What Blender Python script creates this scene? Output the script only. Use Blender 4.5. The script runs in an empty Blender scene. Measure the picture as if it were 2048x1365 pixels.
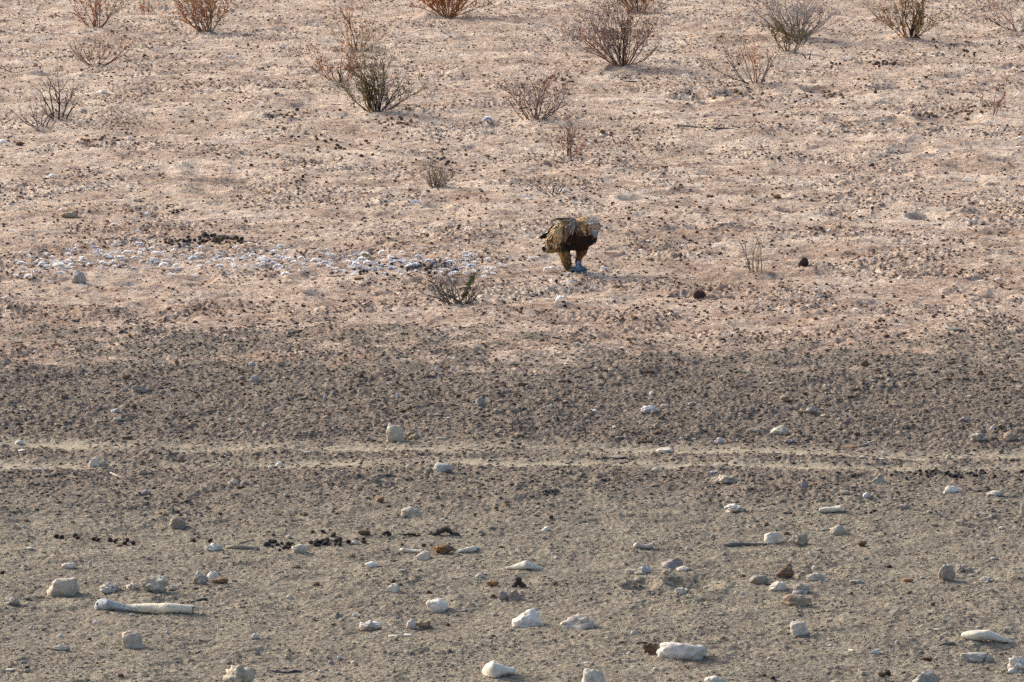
import bpy, bmesh, math, random
import numpy as np
from mathutils import Vector, Matrix, noise as mnoise

# ------------------------------------------------------------------ camera, sky, sun
SC = bpy.context.scene
COL = SC.collection
PITCH, DIST = math.radians(7.6), 50.0; CAM_H = DIST * math.sin(PITCH)
FPX = 230.0 * DIST                       # focal length in photo pixels (2048 wide)
cam_d = bpy.data.cameras.new("camera"); cam = bpy.data.objects.new("camera", cam_d); COL.objects.link(cam)
cam_d.sensor_width = 36.0; cam_d.lens = 36.0 * FPX / 2048.0; cam_d.clip_end = 2000.0
cam.location = (0, 0, CAM_H); cam.rotation_euler = (math.pi / 2 - PITCH, 0, 0)
SC.camera = cam

SUN_AZ = math.atan2(0.66, -0.76)         # where the sun stands, seen from above: left and beyond
SUN_EL = math.radians(27)
wd = bpy.data.worlds.new("World"); SC.world = wd; wd.use_nodes = True
nt = wd.node_tree; bg = nt.nodes["Background"]
sky = nt.nodes.new("ShaderNodeTexSky"); sky.sky_type = 'NISHITA'; sky.sun_disc = False
sky.sun_elevation = SUN_EL; sky.sun_rotation = math.pi / 2 - SUN_AZ
sky.air_density = 1.0; sky.dust_density = 5.0; sky.ozone_density = 1.0
nt.links.new(sky.outputs[0], bg.inputs[0]); bg.inputs[1].default_value = 0.15
sd = bpy.data.lights.new("sun", 'SUN'); so = bpy.data.objects.new("sun", sd); COL.objects.link(so)
sd.energy = 2.2; sd.angle = math.radians(18.0); sd.color = (1.0, 0.93, 0.84)
so.rotation_euler = Vector((math.cos(SUN_AZ) * math.cos(SUN_EL), math.sin(SUN_AZ) * math.cos(SUN_EL), math.sin(SUN_EL))).to_track_quat('Z', 'Y').to_euler()
SC.view_settings.view_transform = 'Standard'; SC.view_settings.look = 'None'
SC.view_settings.exposure = 0.76; SC.view_settings.gamma = 1.0
SC.render.film_transparent = False; SC.cycles.use_denoising = False; SC.cycles.sample_clamp_direct = 3.0; SC.cycles.sample_clamp_indirect = 2.0

random.seed(7); RG = np.random.default_rng(11)

# ------------------------------------------------------------------ noise and terrain height
_perm = np.random.default_rng(3).permutation(4096)
_ang = np.random.default_rng(4).random(4096) * 2 * np.pi
_gx, _gy = np.cos(_ang), np.sin(_ang)
def pn(x, y, s, seed=0):
    """gradient noise, feature size s metres, about -1..1"""
    x = np.asarray(x, float) / s + 17.3 * seed + 1000; y = np.asarray(y, float) / s - 9.7 * seed + 1000
    xi = np.floor(x).astype(np.int64); yi = np.floor(y).astype(np.int64); fx = x - xi; fy = y - yi
    u = fx * fx * fx * (fx * (fx * 6 - 15) + 10); v = fy * fy * fy * (fy * (fy * 6 - 15) + 10)
    def g(ix, iy, dx, dy):
        h = _perm[(_perm[(ix + seed * 131) & 4095] + iy) & 4095]
        return _gx[h] * dx + _gy[h] * dy
    a = g(xi, yi, fx, fy); b = g(xi + 1, yi, fx - 1, fy); c = g(xi, yi + 1, fx, fy - 1); d = g(xi + 1, yi + 1, fx - 1, fy - 1)
    return 1.5 * ((a + (b - a) * u) * (1 - v) + (c + (d - c) * u) * v)
def sm(a, b, x):
    t = np.clip((x - a) / (b - a), 0, 1); return t * t * (3 - 2 * t)
def ray(px, py):
    cx = (px - 1024.0) / FPX; cy = -(py - 682.5) / FPX
    return np.array([cx, math.cos(PITCH) + cy * math.sin(PITCH), -math.sin(PITCH) + cy * math.cos(PITCH)])
def flat(px, py):
    d = ray(px, py); t = CAM_H / -d[2]; return d[0] * t, d[1] * t
YB = flat(1024, 722)[1]                  # where the sandy bank ends and the dark clay begins
T1 = (flat(0, 882), flat(2048, 910)); T2 = (flat(0, 918), flat(2048, 938))
YF = flat(1024, 950)[1]; YN = flat(1024, 1365)[1]; YT = flat(1024, 0)[1]; HW = 1024 / FPX
def linedist(x, y, L):
    (x0, y0), (x1, y1) = L; t = (x - x0) / (x1 - x0)
    return y - (y0 + t * (y1 - y0) + 0.16 * pn(x, y * 0 + y0, 1.6, 9) + .07 * pn(x, y * 0 + y0, .4, 10))
def masks(x, y):
    b = YB + 1.8 * pn(x / 2, y, 2.6, 1) + 1.8 * pn(x / 1.6, y, 0.9, 2) + 1.5 * pn(x, y, 0.3, 3)
    sand = sm(-2.0, 3.0, y - b)
    tr = np.maximum(np.exp(-(linedist(x, y, T1) / 0.27) ** 2), np.exp(-(linedist(x, y, T2) / 0.24) ** 2))
    tr = tr * (0.72 + 0.55 * pn(x, y, 0.7, 5) + .3 * pn(x, y, .2, 8))
    clay = (1 - sand) * sm(-3.0, 0.8, y - YF + 0.9 * pn(x, y, 1.6, 6))
    return sand, clay, np.clip(tr, 0, 1)
PITS = [(1490, 190, 90, .07), (1440, 206, 60, .05), (1545, 178, 60, .05), (1990, 600, 70, .05), (1930, 590, 60, .04), (1250, 560, 60, .02), (60, 620, 60, .03), (1790, 205, 60, .05), (1960, 420, 60, .05), (1895, 238, 110, .07), (1640, 182, 60, .05), (1785, 178, 70, .06), (1680, 246, 60, .05), (1855, 428, 62, .06), (1275, 400, 60, .05), (1790, 245, 60, .04),
        (560, 236, 52, .05), (130, 280, 90, .04), (1385, 1172, 90, .05), (1285, 1174, 60, .04), (2015, 372, 60, .06), (1400, 195, 90, .06), (1170, 98, 70, .05),
        (110, 150, 70, .05), (700, 60, 60, .03), (980, 188, 60, .04), (1660, 462, 60, .03), (1380, 590, 60, .03), (1700, 395, 60, .04), (420, 20, 70, .05),
        (1820, 305, 70, .04), (1150, 320, 60, .04), (310, 430, 50, .03), (1590, 420, 60, .04), (1480, 60, 60, .05), (640, 585, 50, .03), (1905, 560, 60, .04), (880, 415, 50, .03)]
MOUNDS = []                               # (x, y, radius, height), filled before the sheet is made
_pits = []
for px, py, w, dep in PITS:
    x0, y0 = flat(px, py); sc = math.hypot(y0, CAM_H) / FPX
    _pits.append((x0, y0, w * 0.5 * sc, dep * 1.5))
_pr = np.random.default_rng(21)
for i in range(220):                      # trampled hollows all over the sandy bank
    y0 = YB + 3 + (YT - YB) * _pr.random() ** 0.9; x0 = (_pr.random() - .5) * 2.3 * HW * y0
    _pits.append((x0, y0, 0.09 + 0.15 * _pr.random(), 0.012 + 0.03 * _pr.random()))
def H(x, y):
    x = np.asarray(x, float); y = np.asarray(y, float)
    sand, clay, tr = masks(x, y)
    fore = np.clip(1 - sand - clay, 0, 1)
    near = np.clip(1.4 - np.abs(y - 60) / 120, 0, 1)
    z = 0.05 * pn(x, y, 4.0, 11) + 0.02 * pn(x, y, 1.3, 12)
    patch = sm(-0.05, 0.45, pn(x, y, 1.5, 13) + 0.5 * pn(x, y, 0.5, 14))
    wx = x + .07 * pn(x, y, .21, 31) + .03 * pn(x, y, .08, 33); wy = y + .07 * pn(x, y, .19, 32) + .03 * pn(x, y, .09, 34)
    b1 = np.abs(pn(wx, wy, 0.13, 15)); b2 = np.abs(pn(wx, wy, 0.07, 16)); n3 = pn(x, y, 0.035, 17); n1 = pn(wx, wy, 0.28, 18)
    zs = 0.016 * n1 + 0.030 * pn(wx, wy, 0.6, 19) - 0.016 * sm(.25, .6, pn(wx, wy, .33, 41)) + (.25 + patch) * (0.021 * b1 + 0.016 * b2) + (0.6 + patch) * 0.007 * n3
    pz = .55 + .9 * sm(-.4, .5, pn(x, y, .9, 51)); zc = 0.020 * n1 + pz * (0.021 * b1 + 0.018 * b2) + 0.010 * n3
    zf = 0.018 * n1 + 0.012 * pn(wx, wy, .5, 44) + pz * (0.010 * b1 + 0.009 * b2) + 0.005 * n3
    rough = sand * zs + clay * zc + fore * zf
    z = z + rough * (1 - 0.8 * tr) - 0.02 * tr
    for (x0, y0, r, d) in _pits:
        s = np.abs(y - y0) < 3.2 * r * 1.6
        if y.ndim and y.size > 5000:
            if not s.any(): continue
            q = (((x[s] - x0) / r) ** 2 + ((y[s] - y0) / (1.5 * r)) ** 2); z[s] += d * (np.exp(-(q - 2.2) ** 2) * .28 - np.exp(-q))
        else:
            q = (((x - x0) / r) ** 2 + ((y - y0) / (1.5 * r)) ** 2); z = z + d * (np.exp(-(q - 2.2) ** 2) * .28 - np.exp(-q))
    for (x0, y0, r, d) in MOUNDS:
        z = z + d * np.exp(-((x - x0) ** 2 + ((y - y0) / 1.2) ** 2) / (r * r))
    return z * near
def P(px, py, up=0.0):
    """the point of the ground seen at a photo pixel"""
    d = ray(px, py); t0 = (CAM_H - .25) / -d[2]; t1 = (CAM_H + .25) / -d[2]
    t = np.linspace(t0, t1, 110); x, y, z = d[0] * t, d[1] * t, CAM_H + d[2] * t; g = z - H(x, y)
    k = int(np.argmax(g < 0)); k = max(k, 1); f = g[k - 1] / (g[k - 1] - g[k]); tt = t[k - 1] + f * (t[k] - t[k - 1])
    x, y = d[0] * tt, d[1] * tt; zz = float(H(np.array([x]), np.array([y]))[0])
    return Vector((x, y, zz + up))
def mpp(p): return (p - Vector((0, 0, CAM_H))).length / FPX       # metres per photo pixel there

# ------------------------------------------------------------------ material helpers
class NT:
    def __init__(s, name):
        s.m = bpy.data.materials.new(name); s.m.use_nodes = True; s.t = s.m.node_tree; s.b = s.t.nodes["Principled BSDF"]
        s.b.inputs["Roughness"].default_value = 0.95; s.b.inputs["Specular IOR Level"].default_value = 0.12
    def n(s, t, **k):
        o = s.t.nodes.new(t)
        for a, v in k.items(): setattr(o, a, v)
        return o
    def l(s, a, b): s.t.links.new(a, b)
    def noise(s, vec, scale, detail=3, rough=.55, dist=0.0):
        o = s.n("ShaderNodeTexNoise"); o.inputs["Scale"].default_value = scale; o.inputs["Detail"].default_value = detail
        o.inputs["Roughness"].default_value = rough; o.inputs["Distortion"].default_value = dist; s.l(vec, o.inputs["Vector"]); return o.outputs[0]
    def vor(s, vec, scale, feat='F1', out=0):
        o = s.n("ShaderNodeTexVoronoi", feature=feat); o.inputs["Scale"].default_value = scale; s.l(vec, o.inputs["Vector"]); return o.outputs[out]
    def step(s, v, a, b, ya=0.0, yb=1.0):
        o = s.n("ShaderNodeMapRange"); o.interpolation_type = 'SMOOTHSTEP'
        for i, q in enumerate((a, b, ya, yb)): o.inputs[i + 1].default_value = q
        s.l(v, o.inputs[0]); return o.outputs[0]
    def math(s, op, a, b=None):
        o = s.n("ShaderNodeMath", operation=op)
        for i, v in enumerate((a, b)):
            if v is None: continue
            if isinstance(v, (int, float)): o.inputs[i].default_value = v
            else: s.l(v, o.inputs[i])
        return o.outputs[0]
    def mix(s, f, a, b, mode='MIX'):
        o = s.n("ShaderNodeMix", data_type='RGBA', blend_type=mode)
        for i, v in ((0, f), (6, a), (7, b)):
            if isinstance(v, (int, float)): o.inputs[i].default_value = v
            elif isinstance(v, tuple): o.inputs[i].default_value = (*v, 1)
            else: s.l(v, o.inputs[i])
        return o.outputs[2]
    def attr(s, name, col=False):
        o = s.n("ShaderNodeAttribute", attribute_name=name); return o.outputs["Color" if col else "Fac"]
    def pos(s): return s.n("ShaderNodeNewGeometry").outputs["Position"]
    def obj(s): return s.n("ShaderNodeTexCoord").outputs["Object"]
    def bump(s, h, dist, strength=1.0):
        o = s.n("ShaderNodeBump"); o.inputs["Distance"].default_value = dist; o.inputs["Strength"].default_value = strength
        s.l(h, o.inputs["Height"]); s.l(o.outputs[0], s.b.inputs["Normal"])
    def out(s, c): s.l(c, s.b.inputs["Base Color"]); return s.m

def mat_ground():
    k = NT("ground"); p = k.pos()
    sand, clay, trk = k.attr("sand"), k.attr("clay"), k.attr("track")
    big = k.noise(p, 0.7, 4, .6); mid = k.noise(p, 3.2, 4, .65); fine = k.noise(p, 16, 4, .7); grit = k.noise(p, 60, 3, .7)
    c_s = k.mix(k.step(mid, .35, .65), (.585, .485, .385), (.50, .405, .32))
    c_s = k.mix(k.step(k.noise(p, 11, 5, .75), .46, .62), c_s, (.75, .655, .55))
    crust = k.math('MULTIPLY', k.step(k.noise(p, 1.3, 5, .7), .44, .62), k.step(k.noise(p, 7, 4, .7), .40, .58))
    c_s = k.mix(k.math('MULTIPLY', crust, .60), c_s, (.27, .175, .13))
    c_s = k.mix(k.math('MULTIPLY', k.step(k.noise(p, 4.2, 5, .75, .4), .54, .63), .65), c_s, (.25, .16, .12))
    calm = k.step(k.noise(p, 1.9, 5, .6, .5), .42, .60, 1.0, .25)
    c_s = k.mix(k.math('MULTIPLY', k.step(k.noise(p, 26, 4, .75, .3), .53, .61), calm), c_s, (.19, .125, .095))
    c_s = k.mix(k.math('MULTIPLY', k.step(grit, .55, .64), .7), c_s, (.15, .105, .09))
    c_s = k.mix(1.0, c_s, k.mix(k.step(k.noise(p, .8, 5, .65, .5), .35, .65), (.74, .69, .66), (1.03, 1.03, 1.03)), 'MULTIPLY')
    lit = k.math('MULTIPLY', k.attr("litter"), k.step(k.noise(p, 8, 6, .8, .3), .60, .40)); c_s = k.mix(k.math('MULTIPLY', lit, .7), c_s, (.24, .16, .12))
    g2 = k.noise(p, 130, 2, .6); c_s = k.mix(1.0, c_s, k.mix(k.step(g2, .3, .7), (.72, .70, .69), (1.12, 1.10, 1.08)), 'MULTIPLY')
    c_c = k.mix(k.step(fine, .38, .62), (.13, .105, .085), (.215, .175, .14))
    c_c = k.mix(k.step(k.noise(p, 9, 4, .7), .50, .64), c_c, (.115, .086, .068))
    c_c = k.mix(k.step(grit, .52, .66), c_c, (.36, .305, .245))
    c_f = k.mix(k.step(mid, .36, .64), (.275, .25, .188), (.215, .19, .145))
    c_f = k.mix(k.math('MULTIPLY', k.step(k.noise(p, 1.1, 4, .6), .46, .66), .6), c_f, (.32, .285, .205))
    c_f = k.mix(k.math('MULTIPLY', k.step(k.noise(p, 6, 6, .8, .4), .50, .60), .75), c_f, (.155, .125, .10)); c_f = k.mix(k.step(fine, .48, .60), c_f, (.165, .135, .108))
    c_f = k.mix(k.step(grit, .54, .68), c_f, (.46, .395, .32))
    c_f = k.mix(k.step(k.noise(p, 38, 3, .6), .56, .63), c_f, (.105, .085, .07))
    c = k.mix(clay, c_f, c_c)
    c = k.mix(1.0, c, k.mix(k.step(g2, .3, .7), (.60, .60, .60), (1.25, 1.24, 1.22)), 'MULTIPLY')
    edge = k.step(k.math('ADD', sand, k.math('MULTIPLY', k.math('SUBTRACT', k.noise(p, 5, 7, .8, .4), .5), 2.6)), .22, .85)
    c = k.mix(edge, c, c_s)
    c = k.mix(k.math('MULTIPLY', trk, .85), c, k.mix(fine, (.33, .28, .20), (.45, .39, .29)))
    hgt = k.math('ADD', k.math('MULTIPLY', fine, .7), k.math('MULTIPLY', grit, .3))
    k.bump(hgt, 0.035, .9)
    return k.out(c)

def mat_stone(name, stain=.5, rough_scale=30, spot=.0):
    k = NT(name); p = k.obj(); oi = k.n("ShaderNodeObjectInfo"); base = oi.outputs["Color"]
    # every stone gets its own piece of the pattern
    add = k.n("ShaderNodeVectorMath", operation='ADD'); k.l(p, add.inputs[0])
    cmb = k.n("ShaderNodeCombineXYZ"); k.l(k.math('MULTIPLY', oi.outputs["Random"], 50.0), cmb.inputs[0]); k.l(cmb.outputs[0], add.inputs[1]); p = add.outputs[0]
    n1 = k.noise(p, 14, 5, .7); n2 = k.noise(p, 70, 4, .7); n3 = k.noise(p, 7, 4, .6)
    c = k.mix(k.step(n1, .3, .7), base, k.mix(1.0, base, (.74, .70, .64), 'MULTIPLY'))
    c = k.mix(k.math('MULTIPLY', k.step(n3, .48, .62), stain), c, (.27, .195, .135))
    c = k.mix(k.math('MULTIPLY', k.step(n2, .56, .68), .3), c, k.mix(1.0, c, (.55, .50, .44), 'MULTIPLY'))
    if spot: c = k.mix(k.math('MULTIPLY', k.step(k.vor(p, 26), .22, .12), spot), c, (.10, .08, .065))
    k.bump(k.math('ADD', k.math('MULTIPLY', n1, .6), k.math('MULTIPLY', n2, .4)), .02, .8)
    return k.out(c)
def mat_vcol(name, var=.25, rough=.9, scale=60, bump=.0):
    k = NT(name); c = k.attr("col", True); p = k.obj(); n = k.noise(p, scale, 3, .6)
    c = k.mix(k.step(n, .35, .65), c, k.mix(1.0, c, (1 - var,) * 3, 'MULTIPLY')); k.b.inputs["Roughness"].default_value = rough
    if bump: k.bump(n, bump)
    return k.out(c)
def mat_plain(name, rgb, rgb2=None, scale=40, rough=.85, bump=.004):
    k = NT(name); n = k.noise(k.obj(), scale, 4, .65); k.b.inputs["Roughness"].default_value = rough
    if bump: k.bump(n, bump)
    return k.out(k.mix(k.step(n, .35, .65), rgb, rgb2 or tuple(c * .65 for c in rgb)))

M_GROUND = mat_ground()
M_STONE = mat_stone("limestone", .5); M_CLEAN = mat_stone("pale_stone", .25); M_DIRTY = mat_stone("soil_clod", .75, spot=.0); M_PIT = mat_stone("pitted_stone", .45, spot=.8)
M_CRUMB = mat_vcol("crumbs", .35, scale=90)
M_BARK = mat_vcol("bark", .35, scale=120); M_LEAF = mat_vcol("leaf", .3, scale=60)
M_FEATHER = mat_vcol("plumage", .18, .75, scale=110); M_DOWN = mat_vcol("down", .15, .8, scale=80)
_t = M_DOWN.node_tree; _b = _t.nodes["Principled BSDF"]; _o = _t.nodes["Material Output"]      # thin vanes let light through
_tr = _t.nodes.new("ShaderNodeBsdfTranslucent"); _mx = _t.nodes.new("ShaderNodeMixShader"); _mx.inputs[0].default_value = .5
_t.links.new(_b.inputs["Base Color"].links[0].from_socket, _tr.inputs[0]); _t.links.new(_b.outputs[0], _mx.inputs[1]); _t.links.new(_tr.outputs[0], _mx.inputs[2]); _t.links.new(_mx.outputs[0], _o.inputs[0])
M_PELLET = mat_stone("dung", .25)
M_BEAK = mat_plain("beak", (.26, .31, .38), (.18, .22, .28), rough=.45, bump=.001); M_EYE = mat_plain("eye", (.03, .018, .01), rough=.2, bump=0)
M_HORN = mat_plain("talon", (.03, .028, .03), rough=.4, bump=.001); M_TOE = mat_plain("toe_skin", (.50, .38, .13), rough=.7, bump=.002)
M_HOLE = mat_plain("hollow_shade", (.09, .065, .045), (.05, .035, .025), bump=.004)  # dark tone standing for the shade inside the bone's holes

# ------------------------------------------------------------------ object helpers
def mesh(name, V, F, mat, col=None, smooth=True):
    me = bpy.data.meshes.new(name)
    V = np.asarray(V, np.float32)
    if isinstance(F, np.ndarray):
        me.vertices.add(len(V)); me.vertices.foreach_set("co", V.ravel()); k = F.shape[1]
        me.loops.add(F.size); me.loops.foreach_set("vertex_index", F.astype(np.int32).ravel())
        me.polygons.add(len(F)); me.polygons.foreach_set("loop_start", np.arange(0, F.size, k, dtype=np.int32))
        me.update(calc_edges=True)
    else:
        me.from_pydata([tuple(v) for v in V], [], F); me.update()
    if smooth: me.polygons.foreach_set("use_smooth", np.ones(len(me.polygons), bool))
    if col is not None:
        a = me.color_attributes.new("col", 'FLOAT_COLOR', 'POINT'); c = np.ones((len(V), 4), np.float32); c[:, :3] = col; a.data.foreach_set("color", c.ravel())
    me.materials.append(mat); return me
def link(name, me, parent=None, loc=None, rot=None):
    o = bpy.data.objects.new(name, me); COL.objects.link(o)
    if parent: o.parent = parent
    if loc is not None: o.location = loc
    if rot is not None: o.rotation_euler = rot
    return o
def tag(o, label, cat, group=None):
    o["label"] = label; o["category"] = cat
    if group: o["group"] = group
    return o
def ico(sub):
    bm = bmesh.new(); bmesh.ops.create_icosphere(bm, subdivisions=sub, radius=1.0); bm.verts.ensure_lookup_table()
    v = np.array([q.co[:] for q in bm.verts]); f = np.array([[w.index for w in q.verts] for q in bm.faces]); bm.free(); return v, f
ICO1, ICO2, ICO3, ICO4 = ico(1), ico(2), ico(3), ico(4)
class Geo:                                 # collects tubes and leaves into one mesh
    def __init__(s): s.V = []; s.F = []; s.C = []
    def tube(s, pts, rad, col, n=4, cap=True):
        pts = [Vector(p) for p in pts]; base = len(s.V); m = len(pts)
        for i, p in enumerate(pts):
            t = (pts[min(i + 1, m - 1)] - pts[max(i - 1, 0)]).normalized()
            a = t.cross(Vector((0.31, 0.9, 0.3))).normalized(); b = t.cross(a)
            for k in range(n):
                w = 2 * math.pi * k / n; s.V.append(p + (a * math.cos(w) + b * math.sin(w)) * rad[i]); s.C.append(col if not callable(col) else col(i / (m - 1), p))
        for i in range(m - 1):
            for k in range(n):
                k2 = (k + 1) % n; s.F.append((base + i * n + k, base + i * n + k2, base + (i + 1) * n + k2, base + (i + 1) * n + k))
        if cap: s.F.append(tuple(base + k for k in range(n))[::-1]); s.F.append(tuple(base + (m - 1) * n + k for k in range(n)))
    def leaf(s, p, d, side, L, W, col, fold=.25):
        d = Vector(d).normalized(); side = Vector(side); side = (side - d * side.dot(d)).normalized(); nn = d.cross(side); b = len(s.V)
        for q in (p, p + d * L * .5 + side * W + nn * fold * W, p + d * L, p + d * L * .5 - side * W + nn * fold * W): s.V.append(q); s.C.append(col)
        s.F += [(b, b + 1, b + 2), (b, b + 2, b + 3)]
    def feather(s, p, d, nrm, L, W, col, tipcol=None, lift=.15, mid=None):
        """blunt-ended feather lying on a surface"""
        d = Vector(d); nrm = Vector(nrm).normalized(); d = (d - nrm * d.dot(nrm)).normalized(); side = d.cross(nrm).normalized(); b = len(s.V)
        for (a, w, up) in ((0, .25, .02), (.35, .9, .10), (.75, .85, .8), (1.0, .2, 1.0)):
            for q in (-1, 0, 1):
                s.V.append(p + d * L * a + side * (W * w * q) + nrm * (L * lift * up + (W * .25 if q == 0 else 0))); s.C.append(mid if (mid is not None and q == 0 and a < .9) else (col if a < .6 or tipcol is None else tipcol))
        for i in range(3):
            for k in range(2): s.F.append((b + i * 3 + k, b + i * 3 + k + 1, b + i * 3 + k + 4, b + i * 3 + k + 3))
    def make(s, name, mat, parent=None, smooth=True, loc=None):
        V = np.array([tuple(v) for v in s.V])
        return link(name, mesh(name, V, s.F, mat, np.array(s.C), smooth), parent, loc)
def shade(c, f): return tuple(min(1, v * f) for v in c)
def jit(c, a=.2):
    f = 1 + random.uniform(-a, a); return tuple(max(0, v * f * (1 + random.uniform(-a, a) * .3)) for v in c)

# ------------------------------------------------------------------ plants: table first, since they stand on little mounds
ORA, OLV, GRY, DRK, TAN, RED = (.50, .215, .085), (.23, .185, .085), (.26, .22, .21), (.075, .055, .05), (.36, .27, .18), (.30, .13, .09)
PALE = (.42, .37, .34)
# px, py(base), left, right, height, stems, twiggy, stem colours, leaf colour, leaves, mound, label, kind
PLANTS = [
 (190, 54, 122, 245, 88, 13, 3, (ORA, RED, GRY), ORA, 260, .04, "sparse orange brown shrub in the upper left corner with fanned stems", "shrub"),
 (414, 62, 345, 482, 110, 26, 3, (ORA, TAN, GRY), ORA, 700, .07, "dense orange shrub on the top edge, second shrub from the left", "shrub"),
 (712, 100, 655, 762, 88, 11, 3, (ORA, OLV, TAN), ORA, 130, .05, "orange and olive shrub with one long dark stem leaning up to the left", "shrub"),
 (895, 34, 822, 992, 95, 30, 3, (ORA, ORA, TAN), (.50, .20, .05), 1500, .09, "brightest orange dense shrub cut by the top edge above the sand", "shrub"),
 (1246, 131, 1140, 1345, 150, 26, 6, (GRY, RED, DRK, OLV), RED, 380, .08, "largest brown grey shrub with tangled twigs near the top centre", "shrub"),
 (1276, 22, 1235, 1312, 70, 16, 3, (ORA, OLV, DRK), ORA, 300, .05, "small olive orange shrub cut by the top edge behind the largest shrub", "shrub"),
 (1600, 74, 1500, 1705, 125, 34, 5, (PALE, GRY, PALE), None, 0, .06, "wide pale grey leafless shrub on the top edge right of centre", "shrub"),
 (1578, 102, 1532, 1612, 62, 14, 3, (OLV, GRY, OLV), OLV, 260, .05, "low olive green shrub in front of the wide pale grey shrub", "shrub"),
 (1818, 75, 1760, 1868, 100, 18, 3, (OLV, ORA, DRK), (.34, .22, .08), 520, .09, "olive orange shrub with black upright branches near the upper right", "shrub"),
 (2044, 62, 1975, 2110, 66, 14, 5, (GRY, DRK, RED), None, 0, .05, "spiky grey brown shrub cut by the right edge near the top", "shrub"),
 (682, 163, 592, 738, 72, 9, 4, (ORA, RED, TAN), ORA, 140, .04, "loose orange shrub reaching left with a short black stump at its base", "shrub"),
 (752, 222, 680, 812, 118, 22, 5, (DRK, OLV, GRY), OLV, 360, .09, "dark olive shrub standing on a crumbly brown mound", "shrub"),
 (1068, 238, 1008, 1150, 108, 18, 5, (GRY, RED, (.16, .13, .12)), RED, 60, .05, "grey pinkish leafless shrub between the dark olive shrub and the little bare one", "shrub"),
 (1512, 166, 1425, 1565, 105, 11, 3, (ORA, GRY, DRK), ORA, 90, .04, "thin shrub with a few long orange shoots below the wide pale grey shrub", "shrub"),
 (118, 236, 72, 150, 100, 7, 3, (DRK, DRK, RED), None, 0, .04, "black bare twiggy shrub near the left edge with one tall crooked stem", "shrub"),
 (82, 252, 20, 100, 55, 8, 3, (DRK, GRY, DRK), None, 0, .03, "small black twig bush with branches sprawling left along the ground", "shrub"),
 (196, 130, 145, 285, 50, 12, 3, (RED, DRK, TAN), RED, 60, .05, "low reddish twig bush spread flat below the upper left corner shrub", "shrub"),
 (1132, 312, 1100, 1168, 80, 8, 6, ((.20, .12, .10), GRY, RED), None, 0, .03, "little bare forked bush standing in front of the grey pinkish shrub", "shrub"),
 (875, 374, 850, 904, 62, 46, 2, (TAN, (.22, .16, .10), PALE), None, 0, .02, "small rounded tan tuft standing alone above the eagle's left", "grass tuft"),
 (1106, 388, 1062, 1142, 34, 12, 3, (DRK, GRY, PALE), None, 0, .02, "flat little twig tuft with a white feather caught in it above the eagle", "twig tuft"),
 (1510, 542, 1468, 1530, 112, 9, 2, (PALE, TAN, PALE), None, 0, .02, "thin wispy pale seedling with long straight shoots right of the eagle", "seedling"),
 (920, 606, 842, 964, 70, 20, 3, ((.14, .12, .11), DRK, GRY), None, 0, .04, "grey twiggy bush with one green sprig below the feather litter", "shrub"),
 (1985, 230, 1970, 2000, 92, 4, 2, (RED, TAN, RED), RED, 40, .02, "single thin reddish stalk beside the crumbly ridge near the right edge", "seedling"),
 (1618, 118, 1608, 1634, 30, 2, 0, (DRK, DRK, DRK), None, 0, .0, "pair of short dark stubs below the olive green shrub", "stump"),
 (150, 460, 134, 158, 20, 2, 0, (DRK, GRY, DRK), None, 0, .0, "pair of tiny dark spikes above the left feather litter", "stump"),
 (223, 232, 215, 232, 26, 2, 1, (DRK, RED, DRK), None, 0, .0, "single short dark twig standing right of the black bare shrub", "twig"),
 (860, 192, 846, 874, 30, 3, 0, (DRK, GRY, DRK), None, 0, .0, "three thin dark twigs upright right of the dark olive shrub", "twig"),
 (1415, 0, 1360, 1470, 0, 0, 0, (), None, 0, .0, "", ""),
 (1765, 40, 1700, 1782, 30, 6, 5, (GRY, DRK, GRY), None, 0, .02, "low sprawling grey branch left of the shrub with black branches", "fallen branch"),
 (1138, 72, 1120, 1160, 34, 5, 3, (RED, GRY, RED), None, 0, .02, "faint small sprig left of the largest brown grey shrub", "seedling"),
 (290, 30, 278, 312, 44, 6, 2, (ORA, RED, ORA), ORA, 40, .02, "tiny orange sprig between the two upper left orange shrubs", "seedling"),
 (1710, 350, 1702, 1718, 22, 3, 1, (DRK, GRY, DRK), None, 0, .0, "tiny grey sprig in the bare sand right of centre", "seedling"),
 (1505, 610, 1496, 1512, 42, 2, 0, (RED, TAN, RED), None, 0, .0, "one hair thin curved straw below the wispy seedling", "straw"),
]
PLANTS = [p for p in PLANTS if p[5]]
for p in PLANTS:
    if p[10]:
        x0, y0 = flat(p[0], p[1]); sc = math.hypot(y0, CAM_H) / FPX
        MOUNDS.append((x0, y0, max(.10, (p[3] - p[2]) * .38 * sc), p[10]))

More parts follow.
